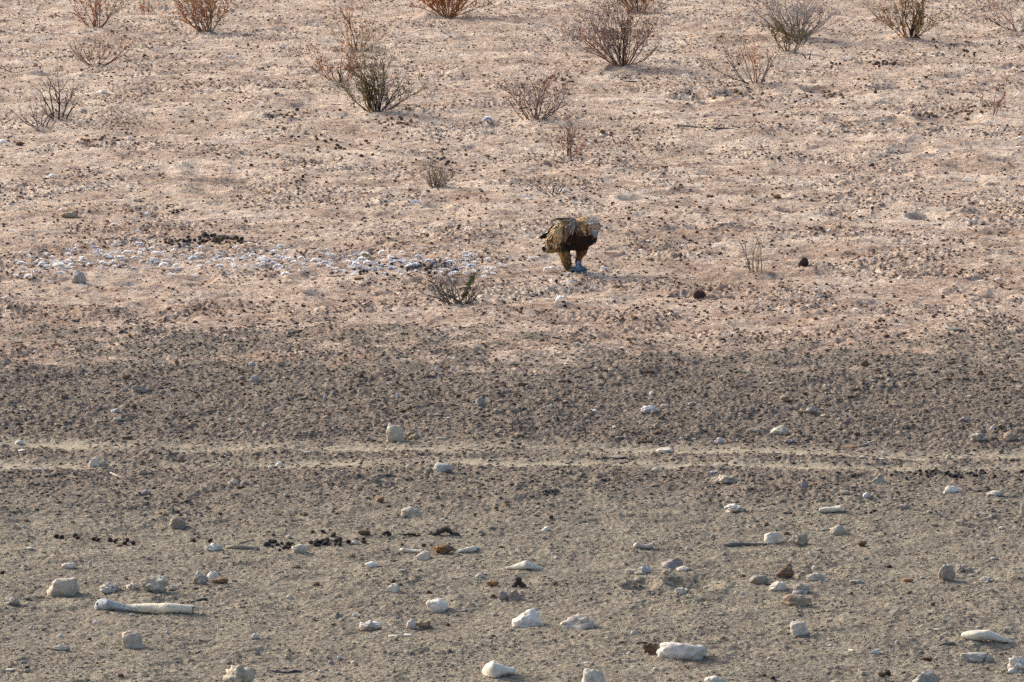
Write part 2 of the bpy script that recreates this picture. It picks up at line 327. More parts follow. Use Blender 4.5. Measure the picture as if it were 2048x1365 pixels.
# ------------------------------------------------------------------ the ground: one sheet to the horizon
def build_ground():
    yf = []; y = YN - 2.5
    while y < YT + 12:
        yf.append(y); y += .5 * y * y / (FPX / 2 * CAM_H)
    ys = np.array([-600, -300, -120, -50, -20, -8, 0, 6, 12, 17, 21, 25, 28] + yf + [y + q for q in (1, 3, 7, 14, 28, 60, 120, 250, 530, 1100)])
    NC = 1150; t = np.linspace(-1, 1, NC)
    ext = np.array([.05, .15, .4, 1, 2.5, 6, 15, 40, 110, 300, 800])
    w = np.clip(ys, YN - 3, YT + 14) * HW * 1.2
    X = np.concatenate([-(w[:, None] + ext[None, ::-1]), w[:, None] * t[None, :], w[:, None] + ext[None, :]], axis=1)
    Y = np.repeat(ys[:, None], X.shape[1], axis=1)
    R, Cn = X.shape
    Z = np.empty_like(X)
    for i in range(0, R, 120): Z[i:i + 120] = H(X[i:i + 120].ravel(), Y[i:i + 120].ravel()).reshape(X[i:i + 120].shape)
    idx = np.arange(R * Cn).reshape(R, Cn)
    F = np.stack([idx[:-1, :-1], idx[:-1, 1:], idx[1:, 1:], idx[1:, :-1]], -1).reshape(-1, 4)
    me = mesh("ground", np.stack([X, Y, Z], -1).reshape(-1, 3), F, M_GROUND)
    s, c, tr = masks(X.ravel(), Y.ravel())
    lit = np.clip(1 - (Y.ravel() - YB) / 14.0, 0, 1)
    for nm, a in (("sand", s), ("clay", c), ("track", tr), ("litter", lit)):
        at = me.attributes.new(nm, 'FLOAT', 'POINT'); at.data.foreach_set("value", a.astype(np.float32))
    o = link("ground", me); o["kind"] = "structure"
build_ground()

def scatter(name, n, yr, size, cols, flatz=.6, test=None, sink=.15, label=""):
    """loose crumbs nobody could count, one mesh"""
    v0, f0 = ICO1; y = yr[0] + (yr[1] - yr[0]) * RG.random(n); x = (RG.random(n) - .5) * 2.3 * HW * y
    s, c, tr = masks(x, y); keep = RG.random(n) < test(s, c, tr, x, y); x, y = x[keep], y[keep]; n = len(x)
    z = H(x, y); r = size[0] * (size[1] / size[0]) ** (RG.random(n) ** 1.8)
    sc = np.stack([r * (.8 + .7 * RG.random(n)), r * (.8 + .7 * RG.random(n)), r * flatz * (.6 + .6 * RG.random(n))], -1)
    V = v0[None] * (1 + .45 * (RG.random((n, len(v0), 1)) - .5)) * sc[:, None]
    a = RG.random(n) * 6.283; ca, sa = np.cos(a)[:, None], np.sin(a)[:, None]
    V = np.stack([V[..., 0] * ca - V[..., 1] * sa, V[..., 0] * sa + V[..., 1] * ca, V[..., 2]], -1)
    V += np.stack([x, y, z + sc[:, 2] * (1 - 2 * sink)], -1)[:, None]
    F = f0[None] + (np.arange(n) * len(v0))[:, None, None]
    cols = np.array(cols); cc = cols[RG.integers(0, len(cols), n)] * (.7 + .6 * RG.random((n, 1)))
    o = link(name, mesh(name, V.reshape(-1, 3), F.reshape(-1, 3), M_CRUMB, np.repeat(cc, len(v0), 0), False))
    o["kind"] = "stuff"; o["label"] = label; return o
patchy = lambda x, y, a=-.2, b=.4, s=1.5, sd=13: sm(a, b, pn(x, y, s, sd) + .5 * pn(x, y, .5, 14))
scatter("sand_crumbs", 130000, (YB - 5, YT + 6), (.005, .019), [(.13, .08, .06), (.20, .12, .085), (.09, .07, .065), (.30, .20, .14), (.26, .15, .10)],
        test=lambda s, c, t, x, y: s * (.25 + .7 * patchy(x, y)), label="dark brown crumbs and dung dust strewn over the pinkish sand")
scatter("soil_clods", 70000, (YF - 4, YB + 4), (.005, .018), [(.17, .138, .11), (.22, .18, .145), (.11, .085, .068), (.36, .305, .245), (.15, .115, .09)], flatz=.5, sink=.3,
        test=lambda s, c, t, x, y: (c + .5 * s * (1 - s) * 2) * (1 - .85 * t), label="dark brown clods covering the trampled clay belt")
scatter("gravel", 52000, (YN - 1.5, YF + 3), (.003, .012), [(.24, .195, .155), (.32, .27, .21), (.19, .155, .125), (.44, .38, .31), (.34, .29, .21), (.27, .225, .175)], sink=.3,
        test=lambda s, c, t, x, y: (1 - s) * (1 - c) * (.35 + .65 * patchy(x, y, -.3, .4, .8, 23)) * (1 - .6 * t), label="fine brown and grey grit over the foreground soil")

# ------------------------------------------------------------------ plants
def grow(g, p, d, L, r, col, tw, lean, up=.25, depth=0, leafc=None, leafp=None):
    n = max(3, int(5 if depth == 0 else 3)); pts = [p.copy()]; rad = [r]; q = p.copy(); dd = d.normalized()
    for i in range(n):
        dd = (dd + Vector((random.uniform(-1, 1), random.uniform(-1, 1), random.uniform(-.6, .8))) * (.30 + .12 * depth) + Vector((0, 0, up * .3))).normalized()
        q = q + dd * (L / n); pts.append(q.copy()); rad.append(max(.0014, r * (1 - .75 * (i + 1) / n)))
    g.tube(pts, rad, lambda t, _p: shade(col, .8 + .35 * t), 3 if r < .004 else 4, cap=False)
    if leafp is not None:
        for i in range(1, len(pts)): leafp.append((pts[i - 1], pts[i]))
    if depth < 2:
        for _ in range(int(tw * 1.7) if depth == 0 else tw // 2):
            i = random.randint(1, n - 1) if n > 1 else 0; a = random.random() * 6.283
            sd = Vector((math.cos(a), math.sin(a) * .8, random.uniform(-.1, .8)))
            dn = (pts[min(i + 1, n)] - pts[i]).normalized() * .8 + sd * .75
            grow(g, pts[i].lerp(pts[i + 1], random.random()), dn, L * random.uniform(.28, .55), max(.0019, rad[i] * .6), jit(col, .15), tw, lean, up, depth + 1, leafc, leafp)
for (px, py, xl, xr, hh, ns, tw, sc_, lc, nl, md, label, cat) in PLANTS:
    base = P(px, py); s = mpp(base); random.seed(px * 7 + py)
    nm = {"shrub": "shrub", "grass tuft": "grass_tuft", "twig tuft": "twig_tuft", "seedling": "seedling", "stump": "twig_stub", "twig": "twig_shoot", "fallen branch": "sprawling_branch", "straw": "straw"}[cat]
    root = bpy.data.objects.new(nm, None); COL.objects.link(root); root.location = base; tag(root, label, cat, None)
    hgt = hh * s; wl, wr = (px - xl) * s, (xr - px) * s; segs = []
    skew = random.uniform(-.5, .5)
    for i in range(ns):
        f = (i + .5 + random.uniform(-.9, .9)) / ns * 2 - 1 + skew * random.random(); f = max(-1, min(1, f))
        reach = (wl if f < 0 else wr) * f * random.uniform(.6, 1.08)
        top = hgt * (.98 - .5 * f * f) * random.uniform(.35, 1.0)
        dv = Vector((reach, random.uniform(-.6, .6) * (wl + wr) * .4, top)); L = dv.length * 1.1
        g = Geo(); st = Vector((f * min(.10, (wl + wr) * .2) + random.gauss(0, .02) * min(1, (wl + wr) * 2), random.uniform(-.06, .06), -.01)); r = min(.0085, .0030 + L * .0105) * (1.35 if sc_[0] == DRK else 1)
        if nm == "grass_tuft": r = .0042
        if nm == "twig_stub": r = .013
        if nm in ("twig_tuft", "seedling", "twig_shoot"): r = max(r, .0052)
        grow(g, st, dv, L * .98, r, jit(random.choice(sc_), .2), tw, 0, leafp=segs)
        g.make("stem" if nm not in ("grass_tuft", "straw") else "blade", M_BARK, root)
    if px == 712:
        g = Geo(); grow(g, Vector((0, 0, 0)), Vector((-.26, .05, .62)), .68, .010, DRK, 4, 0); g.make("stem", M_BARK, root)
    if px == 1818:
        for q in ((-.06, .0, .5), (.12, .05, .55), (.03, -.05, .5)):
            g = Geo(); grow(g, Vector((.03, 0, 0)), Vector(q), .62, .013, DRK, 4, 0); g.make("stem", M_BARK, root)
    if px in (682, 752, 1246):
        g = Geo(); grow(g, Vector((0, -.03, 0)), Vector((.02, 0, .3)), .20 if px == 682 else .34, .016, (.03, .025, .025), 2, 0); g.make("stem", M_BARK, root)
    if px == 920:
        g = Geo(); gr = (.14, .17, .05)
        for _ in range(90):
            t = random.random(); p0 = Vector((.03 + .10 * t, random.uniform(-.02, .02), .02 + .24 * t)) + Vector((random.uniform(-.02, .02), 0, 0))
            g.leaf(p0, (random.uniform(-.6, .8), random.uniform(-.5, .5), .8), (1, random.random(), 0), .035, .007, jit(gr, .3))
        g.make("green_sprig", M_LEAF, root)["label"] = "green leafy sprig"
        for q in ((-.30, .0, .16), (-.22, -.1, .13), (.16, 0, .22)):
            g = Geo(); grow(g, Vector((0, 0, 0)), Vector(q), .33, .009, (.15, .13, .12), 4, 0, up=.1); g.make("stem", M_BARK, root)
    if nl and segs:
        g = Geo()
        for _ in range(nl * 4):
            a, b = random.choice(segs); t = random.random(); p0 = a.lerp(b, t) + Vector([random.gauss(0, .004) for _ in range(3)])
            if lc != OLV and p0.z < hgt * .12: continue
            d = (b - a).normalized() + Vector([random.uniform(-.9, .9) for _ in range(3)])
            g.leaf(p0, d, (random.random(), random.random() - .5, random.random()), random.uniform(.016, .036), random.uniform(.004, .008), jit(lc, .35))
        if g.V: g.make("foliage", M_LEAF, root)

# fallen twigs and sticks: centre lines given by what the photo shows
def lying(name, label, cat, pts, rad_px, col, mat=None, group=None, sides=6, lift=0.0, loft=False):
    """pts: photo pixels of the centre line; radii in photo pixels"""
    W = []
    for (x, y), r in zip(pts, rad_px):
        b = P(x, y + r); m = mpp(b); W.append((b + Vector((0, 0, r * m * .75 + lift)), r * m))
    o0 = W[0][0].copy(); g = Geo(); g.tube([w[0] - o0 for w in W], [w[1] for w in W], col, sides)
    o = g.make(name, mat or M_BARK, None); o.location = o0; return tag(o, label, cat, group)
lying("fallen_branch", "grey thin fallen branch lying on the sand between the two bush rows", "branch", [(1347, 252), (1375, 252), (1400, 255), (1430, 257), (1447, 256), (1470, 258)], [1.2, 1.6, 2, 1.8, 1.4, .8], (.13, .115, .115))
lying("fallen_twig", "short forked twig lying above the grey fallen branch", "twig", [(1436, 242), (1452, 235), (1463, 230), (1480, 232)], [.8, 1.2, 1.2, .6], (.12, .09, .085))
lying("fallen_twig", "grey twig reaching up from the grey fallen branch", "twig", [(1432, 256), (1442, 248), (1452, 243)], [1.2, 1.0, .6], (.14, .12, .12))
lying("fallen_twig", "grey splintered twig on the right below the sandy bank", "twig", [(1889, 647), (1898, 655), (1908, 659), (1932, 661)], [1.6, 3.2, 3.4, 1.2], (.20, .22, .23))
lying("fallen_twig", "dark wavy twig lying on the bottom foreground soil", "twig", [(534, 1339), (552, 1343), (575, 1345), (590, 1341), (602, 1343)], [1.4, 2.2, 2.4, 2.2, 1.2], (.09, .095, .11))
lying("fallen_stick", "pale straight stick leaning over a clod above the right tracks", "stick", [(1717, 893), (1730, 889), (1747, 883)], [2, 2.4, 1.8], (.42, .38, .33))
lying("fallen_stick", "grey weathered stick right of the small pink bone", "stick", [(1446, 1090), (1462, 1088), (1480, 1087), (1505, 1088), (1534, 1088)], [3, 4.6, 4, 2.4, 1.4], (.26, .24, .21))
lying("fallen_stick", "pale flat stick lying beside the white lumpy stone on the left", "stick", [(452, 1094), (470, 1093), (495, 1094), (520, 1098)], [3, 4.5, 4, 2], (.38, .33, .26))
lying("fallen_stick", "thin straw coloured stick just above the pale flat stick", "stick", [(478, 1086), (492, 1083), (508, 1079)], [1.6, 1.8, 1.2], (.48, .40, .28))
lying("fallen_stick", "thin yellowish stick half buried below the track on the left", "stick", [(115, 954), (130, 952), (150, 955), (172, 957)], [1.8, 2.2, 2, 1.4], (.42, .34, .22))
lying("fallen_stick", "thin pale stick lying below the yellowish two faced stone", "stick", [(220, 945), (235, 952), (252, 957), (268, 960)], [1.6, 2.2, 2, 1.4], (.40, .37, .33))
lying("fallen_stick", "dark short twig behind the right end of the long bone", "stick", [(360, 1206), (385, 1204), (402, 1199), (414, 1197)], [1, 1.4, 3.6, 2.6], (.10, .09, .08))
lying("fallen_stick", "dark thin stick on the sand below the largest shrub", "stick", [(1245, 162), (1258, 163), (1274, 164)], [1.2, 1.5, 1], (.11, .08, .075))
lying("fallen_stick", "grey stick with pale end lying in the sand near the burrow on the right", "stick", [(1680, 262), (1690, 263), (1702, 264), (1710, 266)], [1.2, 1.8, 1.6, 1], (.32, .29, .27))
lying("fallen_stick", "dark twig right of the largest white slab", "stick", [(1878, 1291), (1890, 1287), (1910, 1286)], [2, 2.6, 2], (.22, .19, .17))
lying("fallen_stick", "thin stick lying left of the bush with the green sprig", "stick", [(652, 553), (668, 553), (690, 551)], [.8, 1, .8], (.10, .08, .07))

# ------------------------------------------------------------------ stones
COLR = {"w": (.80, .765, .70), "c": (.72, .66, .56), "b": (.58, .52, .43), "g": (.44, .42, .38), "n": (.53, .51, .46), "l": (.58, .58, .58), "t": (.46, .37, .27),
        "d": (.16, .105, .07), "p": (.44, .36, .33), "k": (.075, .045, .04), "o": (.34, .19, .09), "v": (.36, .325, .33)}
def rockmesh(seed, style, w, dp, h, sub=None):
    rs = np.random.default_rng(seed); v, f = sub or ICO4; v = v.copy()
    if style == 'block':
        N = np.array([[1, .05, .1], [-1, .1, .05], [0, 1, 0], [.1, -1, .12], [.06, .05, 1], [0, 0, -1]], float); N += rs.normal(0, .10, N.shape); R = np.array([1, 1, 1, 1, .98, 1.]) * .78
        N = np.vstack([N, rs.normal(0, 1, (4, 3))]); R = np.concatenate([R, .98 + .12 * rs.random(4)])
    elif style == 'wedge':
        N = np.array([[-.75, 0, .66], [1, .1, .25], [0, 1, .3], [.05, -1, .35], [0, 0, -1]], float); N += rs.normal(0, .1, N.shape); R = np.array([.62, .8, .75, .72, .8]); N = np.vstack([N, rs.normal(0, 1, (6, 3))]); R = np.concatenate([R, .85 + .2 * rs.random(6)])
    elif style == 'slab':
        N = rs.normal(0, 1, (9, 3)); N[:, 2] *= .4; R = .75 + .2 * rs.random(9); N = np.vstack([N, [[.08, .05, 1]]]); R = np.append(R, .62)
    elif style == 'lump':
        N = rs.normal(0, 1, (10, 3)); R = .75 + .3 * rs.random(10)
    else:
        N = rs.normal(0, 1, (11, 3)); R = .76 + .2 * rs.random(11)
    N /= np.linalg.norm(N, axis=1)[:, None]; dots = v @ N.T
    q = np.where(dots > .05, R / np.maximum(dots, .05), 9.0); K = 22.0 if style != 'round' else 9.0
    rad = -np.log(np.exp(-K * np.minimum(q, 3)).sum(1) + math.exp(-K * 1.06)) / K
    amp = {'block': .12, 'wedge': .20, 'slab': .16, 'lump': .42, 'round': .15}[style]
    off = rs.random(3) * 40
    nz = np.array([mnoise.fractal(Vector(p * 2.2 + off), 1.0, 2.0, 4) for p in v]); nz2 = np.array([mnoise.noise(Vector(p * 5.5 + off)) + .5 * mnoise.noise(Vector(p * 13 + off)) for p in v])
    rad = rad * (1 + amp * nz * 1.3 + amp * .45 * nz2 + .015 * nz2)
    v = v * rad[:, None]; lo, hi = v.min(0), v.max(0); v = (v - (lo + hi) / 2) / (hi - lo)
    return v * np.array([w, dp, h]), f
def rock(px, py, w, h, style, c, label, cat="stone", tilt=0, mat=None, name=None, depth=.8, rot=None, bury=.32):
    b = P(px, py); m = mpp(b); W = w * m; D = W * depth
    hv = max(.45 * h, h - .16 * w * depth) * m / .97; Hh = hv / (1 - bury)
    seed = int(px * 13 + py * 7); v, f = rockmesh(seed, style, W * 1.02, D, Hh, None if w > 22 else (ICO3 if w > 12 else ICO2))
    nm = name or {"stone": "stone", "clod": "soil_clod", "chip": "stone_chip"}.get(cat, cat.replace(" ", "_"))
    me = mesh(nm, v, f, mat or M_STONE)
    b = b + Vector((0, D * .42, 0)); b.z = float(H(np.array([b.x]), np.array([b.y]))[0]) * .5 + b.z * .5
    o = link(nm, me, None, b + Vector((0, 0, Hh * (.5 - bury))), (random.Random(seed).uniform(-.08, .08), math.radians(tilt), rot if rot is not None else random.Random(seed).uniform(-.35, .35)))
    k = COLR[c]; j = random.Random(seed + 1); lum = 1 + j.uniform(-.10, .10); o.color = (*[min(1, q * lum * (1 + j.uniform(-.015, .015))) for q in k], 1)
    return tag(o, label, cat)
_R = """158 567 29 28 round n|round grey green stone below the left end of the feather litter
278 786 33 19 lump g|grey stone in the dark clay near the left edge
230 825 17 9 round l|small pale oval stone in the clay left of the upright stone
236 843 20 7 slab g|flat grey chip stone just below the small pale oval stone
38 889 19 10 round w|small white stone on the upper track at the left edge
43 904 15 6 round w|smallest white stone between the two tracks at the left edge
188 934 24 23 wedge c|yellowish two faced stone on the lower track at the left
207 934 14 14 lump g|grey half buried lump touching the yellowish two faced stone
79 943 38 9 slab v|long flat mauve grey stone below the lower track at the left
286 950 22 12 lump g|dull grey stone at the end of the thin pale stick
290 991 16 13 round g|dark grey round stone in the soil below the left track
465 970 18 12 lump w|white and blue crumbly lump below the tracks on the left
487 970 14 10 round g|grey pebble right of the white and blue crumbly lump
508 764 22 14 wedge g|grey wedge stone at the top of the dark clay
504 733 14 9 round l|small bluish stone where sand meets clay left of centre
790 884 37 38 block b|upright blocky beige stone standing above the upper track
829 878 26 13 lump t|brown lump touching the right side of the upright beige stone
880 880 17 7 slab g|flat grey chip right of the upright beige stone
615 909 18 6 slab l|flat bluish white chip between the tracks
558 932 17 10 round w|white oval stone on the lower track left of centre
541 938 9 6 round w|tiny white stone touching the lower track left of centre
816 939 9 9 round c|tiny cream ball on the lower track left of the greenish dome
885 942 40 20 round n|pale greenish domed stone on the lower track near the centre
960 813 20 22 lump g|greyish brown lump in the dark clay above the tracks
1298 827 34 16 round l|blue grey domed stone in the clay right of centre
1330 817 20 9 slab b|flat sandy chip right of the blue grey domed stone
1308 828 12 8 lump t|tan crumb under the blue grey domed stone
1332 906 38 13 slab c|flat cream stone set into the upper track
1440 887 22 14 lump l|grey lump just above the upper track right of centre
1508 866 30 12 slab b|low beige crust above the upper track right of centre
1452 969 58 24 lump b|broad lumpy beige stone with bluish top below the tracks
1428 948 16 6 slab l|thin grey chip behind the broad lumpy beige stone
1311 942 12 7 round w|little white stone on the lower track right of centre
1472 1024 46 21 lump w|white lumpy stone with tan left side left of the white dogbone lump
1560 869 38 20 round c|pale cream rounded stone in the clay on the right
1580 888 30 11 lump v|low grey lump below the pale cream rounded stone
1625 830 28 18 lump g|grey arched stone up in the clay on the right
1668 826 14 8 round g|small grey pebble right of the grey arched stone
1679 843 9 9 wedge l|tiny blue white chip below the small grey pebble
1958 882 40 19 lump b|brown beige lumpy stone beside the domed tan one at the right edge
1987 860 20 12 wedge l|blue white wedge above the domed tan stone
2022 881 33 19 round t|domed tan stone at the right edge above the tracks
1757 967 27 21 wedge n|pale lump stretching right below the tracks on the right
1904 986 35 18 round w|smooth white egg like stone with a tan underside on the right
1992 991 35 13 round n|flat grey green oval stone near the right edge
1609 976 15 13 round v|small round mauve stone below the tracks on the right
1710 977 12 7 round p|tiny pinkish stone left of the pale stretched lump
1689 990 19 8 slab b|thin tan chip below the tiny pinkish stone
1734 996 17 12 round l|grey blue pebble below the pale stretched lump
1806 1018 26 10 round p|flat pink stone above the right foreground
2046 1030 10 24 round c|pale stone cut by the right edge below the tracks
355 1057 36 27 round g|grey rounded stone with a pale right flank in the left middle ground
428 1103 38 19 lump w|white lumpy stone beside the pale flat stick
137 1137 30 14 round w|small domed white stone above the large beige boulder
125 1194 66 42 round b|largest beige boulder in the left foreground
220 1186 48 25 lump c|cream crumbly stone left in the row of three above the long bone
266 1180 30 17 lump c|small cream crumb stone in the middle of the row of three above the long bone
309 1186 58 40 lump c|tallest cream craggy stone in the row of three above the long bone
345 1182 22 12 lump g|dark grey stone leaning on the tallest craggy stone
400 1170 34 30 lump g|grey split stone above the right end of the long bone
424 1166 28 26 round w|whitish half of the split stone above the long bone
22 1211 38 19 lump c|cream stone at the left edge below the beige boulder
264 1297 41 38 block b|squarish tilted block of stone below the long bone
121 1302 36 15 round g|grey half buried stone left of the squarish tilted block
510 1279 18 13 lump l|small bluish white stone right of the squarish block
20 1343 20 6 slab c|flat cream chip in the bottom left corner
478 1372 68 48 lump b|white topped beige rock cut by the bottom edge at the left
598 1106 32 20 round c|cream domed stone in front of the dung pellets
578 1077 12 8 round w|small white pebble behind the dung pellets
710 1089 14 9 round w|white pebble at the right end of the dung pellets
822 1036 41 25 round c|cream and tan domed stone above the dark dung heap
846 1121 30 21 round c|smooth cream domed stone between the bone pieces
743 1135 27 13 round w|small white domed stone below the dung pellets
785 1184 32 20 wedge c|cream pointed wedge stone in the middle foreground
875 1226 44 30 round w|white blue domed stone in the middle foreground
742 1261 48 25 lump w|white stone with blue left side in the lower middle
822 1258 20 20 round c|small upright cream stone joined to a brown lump
848 1258 36 20 lump t|brown hollow lump right of the small upright cream stone
787 1276 24 7 slab c|first flat cream crust below the brown hollow lump
817 1273 20 6 slab w|second flat whitish crust below the brown hollow lump
579 1198 13 9 round w|tiny white stone in the left middle foreground
710 1234 13 9 round w|twin small white pebble left of the white blue domed stone
1006 1200 18 18 round v|dark mauve stone left of the pinkish pointed one
1026 1200 32 24 wedge p|pinkish pointed stone above the biggest white rock
1055 1255 64 42 wedge w|biggest white rock with a brown patch in the centre foreground
1154 1258 80 34 wedge b|long low beige rock right of the biggest white rock
1092 1061 19 10 wedge w|little white split stone in the centre
1263 1149 26 12 slab c|flat cream stone left of the two lobed one
1292 1148 30 20 lump l|two lobed grey stone in the cluster right of centre
1281 1151 26 9 slab b|thin beige slab under the two lobed grey stone
1344 1138 48 25 wedge v|mauve grey stone with a yellow left edge
1366 1143 28 13 round c|pale cream stone in front of the mauve grey one
1334 1148 22 9 lump b|low sandy lump below the mauve grey stone
1363 1191 32 17 lump c|yellow cream stone below the burrow in the right foreground
1518 1170 40 22 round g|grey domed stone left of the trio of stones
1546 1088 38 25 round w|white domed stone right of the weathered stick
1597 1093 42 28 lump b|beige cracked stone right of the white domed stone
1677 1070 36 22 round b|sandy domed stone in the right middle ground
1632 1162 38 19 round n|pale grey green domed stone with a tiny white stone behind it
1628 1140 8 9 round w|tiny bright white stone behind the pale grey green one
1620 1109 8 7 round w|tiny bright white stone below the beige cracked stone
1556 1181 36 20 wedge c|cream smooth stone on the left of the trio
1602 1188 38 25 lump l|dark sided bluish stone in the middle of the trio
1594 1212 59 27 round t|broad tan flecked stone at the bottom of the trio
1714 1168 32 12 lump g|low grey stone right of the trio
1816 1165 22 9 slab o|flat orange tan chip in the right foreground
1894 1160 37 34 round b|tall rounded beige stone with mossy dark base on the right
1923 1146 24 18 lump v|purple grey stone behind the tall rounded beige one
1938 1146 22 13 round g|grey stone at the far side of the purple grey one
1975 1167 29 15 lump c|pale sloping stone right of the tall rounded beige one
1599 1270 35 30 block w|squarish white block in the right foreground
1624 1274 8 6 round c|tiny cream pebble right of the squarish white block
1950 1325 62 20 slab n|long flat blue green stone below the largest white slab
1980 1323 16 11 round g|dark grey pebble at the tip of the blue green stone
2040 1346 58 40 lump w|white craggy stone cut by the right edge near the bottom
1752 1310 24 13 wedge l|lilac white shard in the right foreground
1364 1320 102 36 slab w|long white stone block with brown soil on its left
1187 1372 44 38 block c|cream upright stone cut by the bottom edge
1430 1372 38 22 round w|white domed stone cut by the bottom edge
1850 1378 60 40 wedge g|grey rock with a dark spot cut by the bottom edge
1268 1270 13 9 round l|small bluish stone behind the long white block
1258 1311 9 8 round w|tiny white stone left of the long white block
1174 1328 12 5 slab w|tiny flat white stone above the cream upright stone
136 436 40 16 round t|smooth tan stone in the sand above the left feather litter
2004 1060 16 8 lump c|small pale stone high at the right edge of the foreground
1275 1165 14 8 lump b|tiny beige stone below the flat cream stone
700 1115 12 6 lump c|tiny tan stone above the small white domed one
958 1155 14 8 wedge c|tiny white pointed stone right of the smooth cream dome"""
random.seed(5)
for line in _R.split("\n"):
    a, lab = line.split("|"); px, py, w, h, st, c = a.split(); px, py, w, h = float(px), float(py), float(w), float(h)
    m_ = M_CLEAN if c in "wcl" and st != 'lump' else (M_PIT if st == 'lump' and w > 30 else M_STONE)
    rock(px, py, w, h, st, c, lab, "stone", mat=m_, tilt={264: -14, 1599: -8, 790: 3}.get(int(px), 0), depth={1364: .45, 1950: .5, 790: .8}.get(int(px), .8), rot=0.12 if st == 'block' else None)
for line in """1235 919 34 9 slab p|dark purplish flat clod between the tracks right of centre
728 1071 26 12 round d|brown rounded clod above the dung pellets
888 1110 48 24 lump o|orange brown clod between the cream dome and the white shard
985 1173 30 13 lump o|rusty brown clod left of the stacked dung
440 1168 34 16 lump o|rusty crumbled clod right of the split stone
1723 1093 22 12 lump d|dark wedge clod in the right middle ground
1570 1157 37 28 wedge d|dark brown pointed clod above the trio of stones
1302 1310 34 26 lump d|dark brown clod against the left end of the long white block
1607 533 22 20 wedge k|blackish triangular clod on the sand right of the wispy seedling
1399 598 26 19 round k|dark red brown ball of dung on the sand below and right of the eagle
1855 1322 24 9 slab d|flat dark brown clod left of the blue green stone
1776 1352 15 12 round k|black round clod near the bottom right
1764 1355 18 12 lump d|brown clod touching the black round one
1700 897 46 8 slab d|long dark flat clod under the pale straight stick
760 1005 18 12 lump o|small rusty clod in the middle below the tracks
1960 752 16 14 wedge d|dark upright clod in the clay at the right
1730 733 18 15 wedge d|dark pointed clod at the top of the clay on the right
38 292 16 10 lump d|dark brown clod in the sand near the left edge
1205 268 12 10 round o|tan brown ball on the sand right of the little bare bush
1745 333 10 8 lump d|small dark clod left of the tiny grey sprig
1555 398 16 10 lump o|reddish clod on the sand right of the eagle
1420 395 18 7 lump d|flat dark clod on the sand above and right of the eagle
718 560 22 7 lump o|rusty flat clod under the feather litter
745 500 20 4 slab d|thin dark crust above the feather litter
1360 515 12 9 lump d|dark lump on the sand between the eagle and the seedling
1235 577 18 7 lump d|dark lump below the eagle's right side
1258 440 8 7 round k|dark pebble like clod just right of the eagle's head
2000 860 14 10 lump d|dark clod beside the blue white wedge""".split("\n"):
    a, lab = line.split("|"); px, py, w, h, st, c = a.split(); rock(float(px), float(py), float(w), float(h), st, c, lab, "clod", mat=M_DIRTY if c != 'k' else M_PELLET, bury=.12)
def many(items, label, group, name, cat, c, style='round', mat=None):
    for (px, py, w, h) in items:
        o = rock(px, py, w, h, style, random.choice(c), label, cat, mat=mat or M_CLEAN, name=name); o["group"] = group
many([(650, 798, 7, 9), (796, 796, 8, 10), (1303, 790, 9, 7), (1300, 800, 7, 5), (1103, 815, 7, 8), (1188, 823, 17, 5), (1230, 856, 11, 5), (1362, 881, 6, 6), (1791, 843, 7, 5), (1659, 776, 7, 5),
      (462, 843, 12, 7), (200, 696, 5, 9), (174, 751, 6, 4), (328, 728, 5, 5), (71, 706, 8, 5), (1154, 690, 6, 5), (1398, 829, 7, 6), (1700, 655, 6, 9), (1397, 995, 9, 6), (1313, 1011, 7, 5), (250, 893, 6, 5), (1790, 1000, 5, 5), (875, 742, 10, 9), (905, 742, 10, 8)],
     "tiny white chip lying in or beside the dark clay belt", "tiny white chips in the clay belt", "stone_chip", "chip", "wl")
many([(1600, 910, 17, 5), (1605, 926, 8, 5), (1716, 904, 9, 5), (1725, 918, 13, 5), (1766, 922, 14, 6), (1728, 928, 8, 5), (1768, 912, 11, 9), (1897, 920, 11, 10), (1863, 898, 10, 6), (1862, 888, 8, 6), (1888, 882, 6, 6), (1935, 917, 7, 7)],
     "small flat cream chip near the tracks on the right", "flat cream chips by the tracks", "stone_chip", "chip", "cb", 'slab')
many([(190, 1248, 8, 8), (334, 1268, 9, 8), (120, 1275, 12, 9), (446, 1262, 10, 5), (266, 1345, 10, 7), (678, 1318, 9, 6), (707, 1328, 12, 7), (1411, 1178, 8, 6), (1375, 1100, 8, 8), (1113, 1118, 8, 6), (1770, 1169, 8, 6), (1846, 1254, 8, 6), (68, 1260, 8, 4), (540, 1170, 9, 6), (180, 1135, 9, 14), (47, 1056, 9, 6), (287, 1050, 8, 6), (1885, 1032, 5, 9), (1485, 1190, 10, 7), (1010, 1340, 8, 6), (1310, 1340, 10, 5), (1480, 1290, 9, 6), (1540, 1320, 10, 6), (960, 1290, 8, 5), (60, 1100, 14, 6), (640, 1345, 9, 5)],
     "tiny pale pebble lying loose in the foreground soil", "tiny pale pebbles in the foreground", "pebble", "pebble", "wcl")
rr = random.Random(77)
many([(rr.uniform(0, 2048), rr.uniform(1000, 1360), rr.uniform(7, 13), rr.uniform(5, 9)) for _ in range(70)],
     "small dark pebble lying loose in the foreground soil", "small dark pebbles in the foreground", "pebble", "pebble", "kgvgd", 'round', M_STONE)
many([(rr.uniform(0, 2048), rr.uniform(960, 1360), rr.uniform(9, 18), rr.uniform(5, 8)) for _ in range(70)],
     "small brown crumb of soil lying loose in the foreground", "small brown soil crumbs in the foreground", "soil_crumb", "soil crumb", "ttgbd", 'lump', M_DIRTY)
many([(rr.uniform(0, 2048), rr.uniform(740, 880), rr.uniform(10, 24), rr.uniform(5, 10)) for _ in range(90)],
     "brown earthy lump in the dark clay belt", "earthy lumps in the clay belt", "soil_clod", "clod", "dgdtp", 'lump', M_DIRTY)
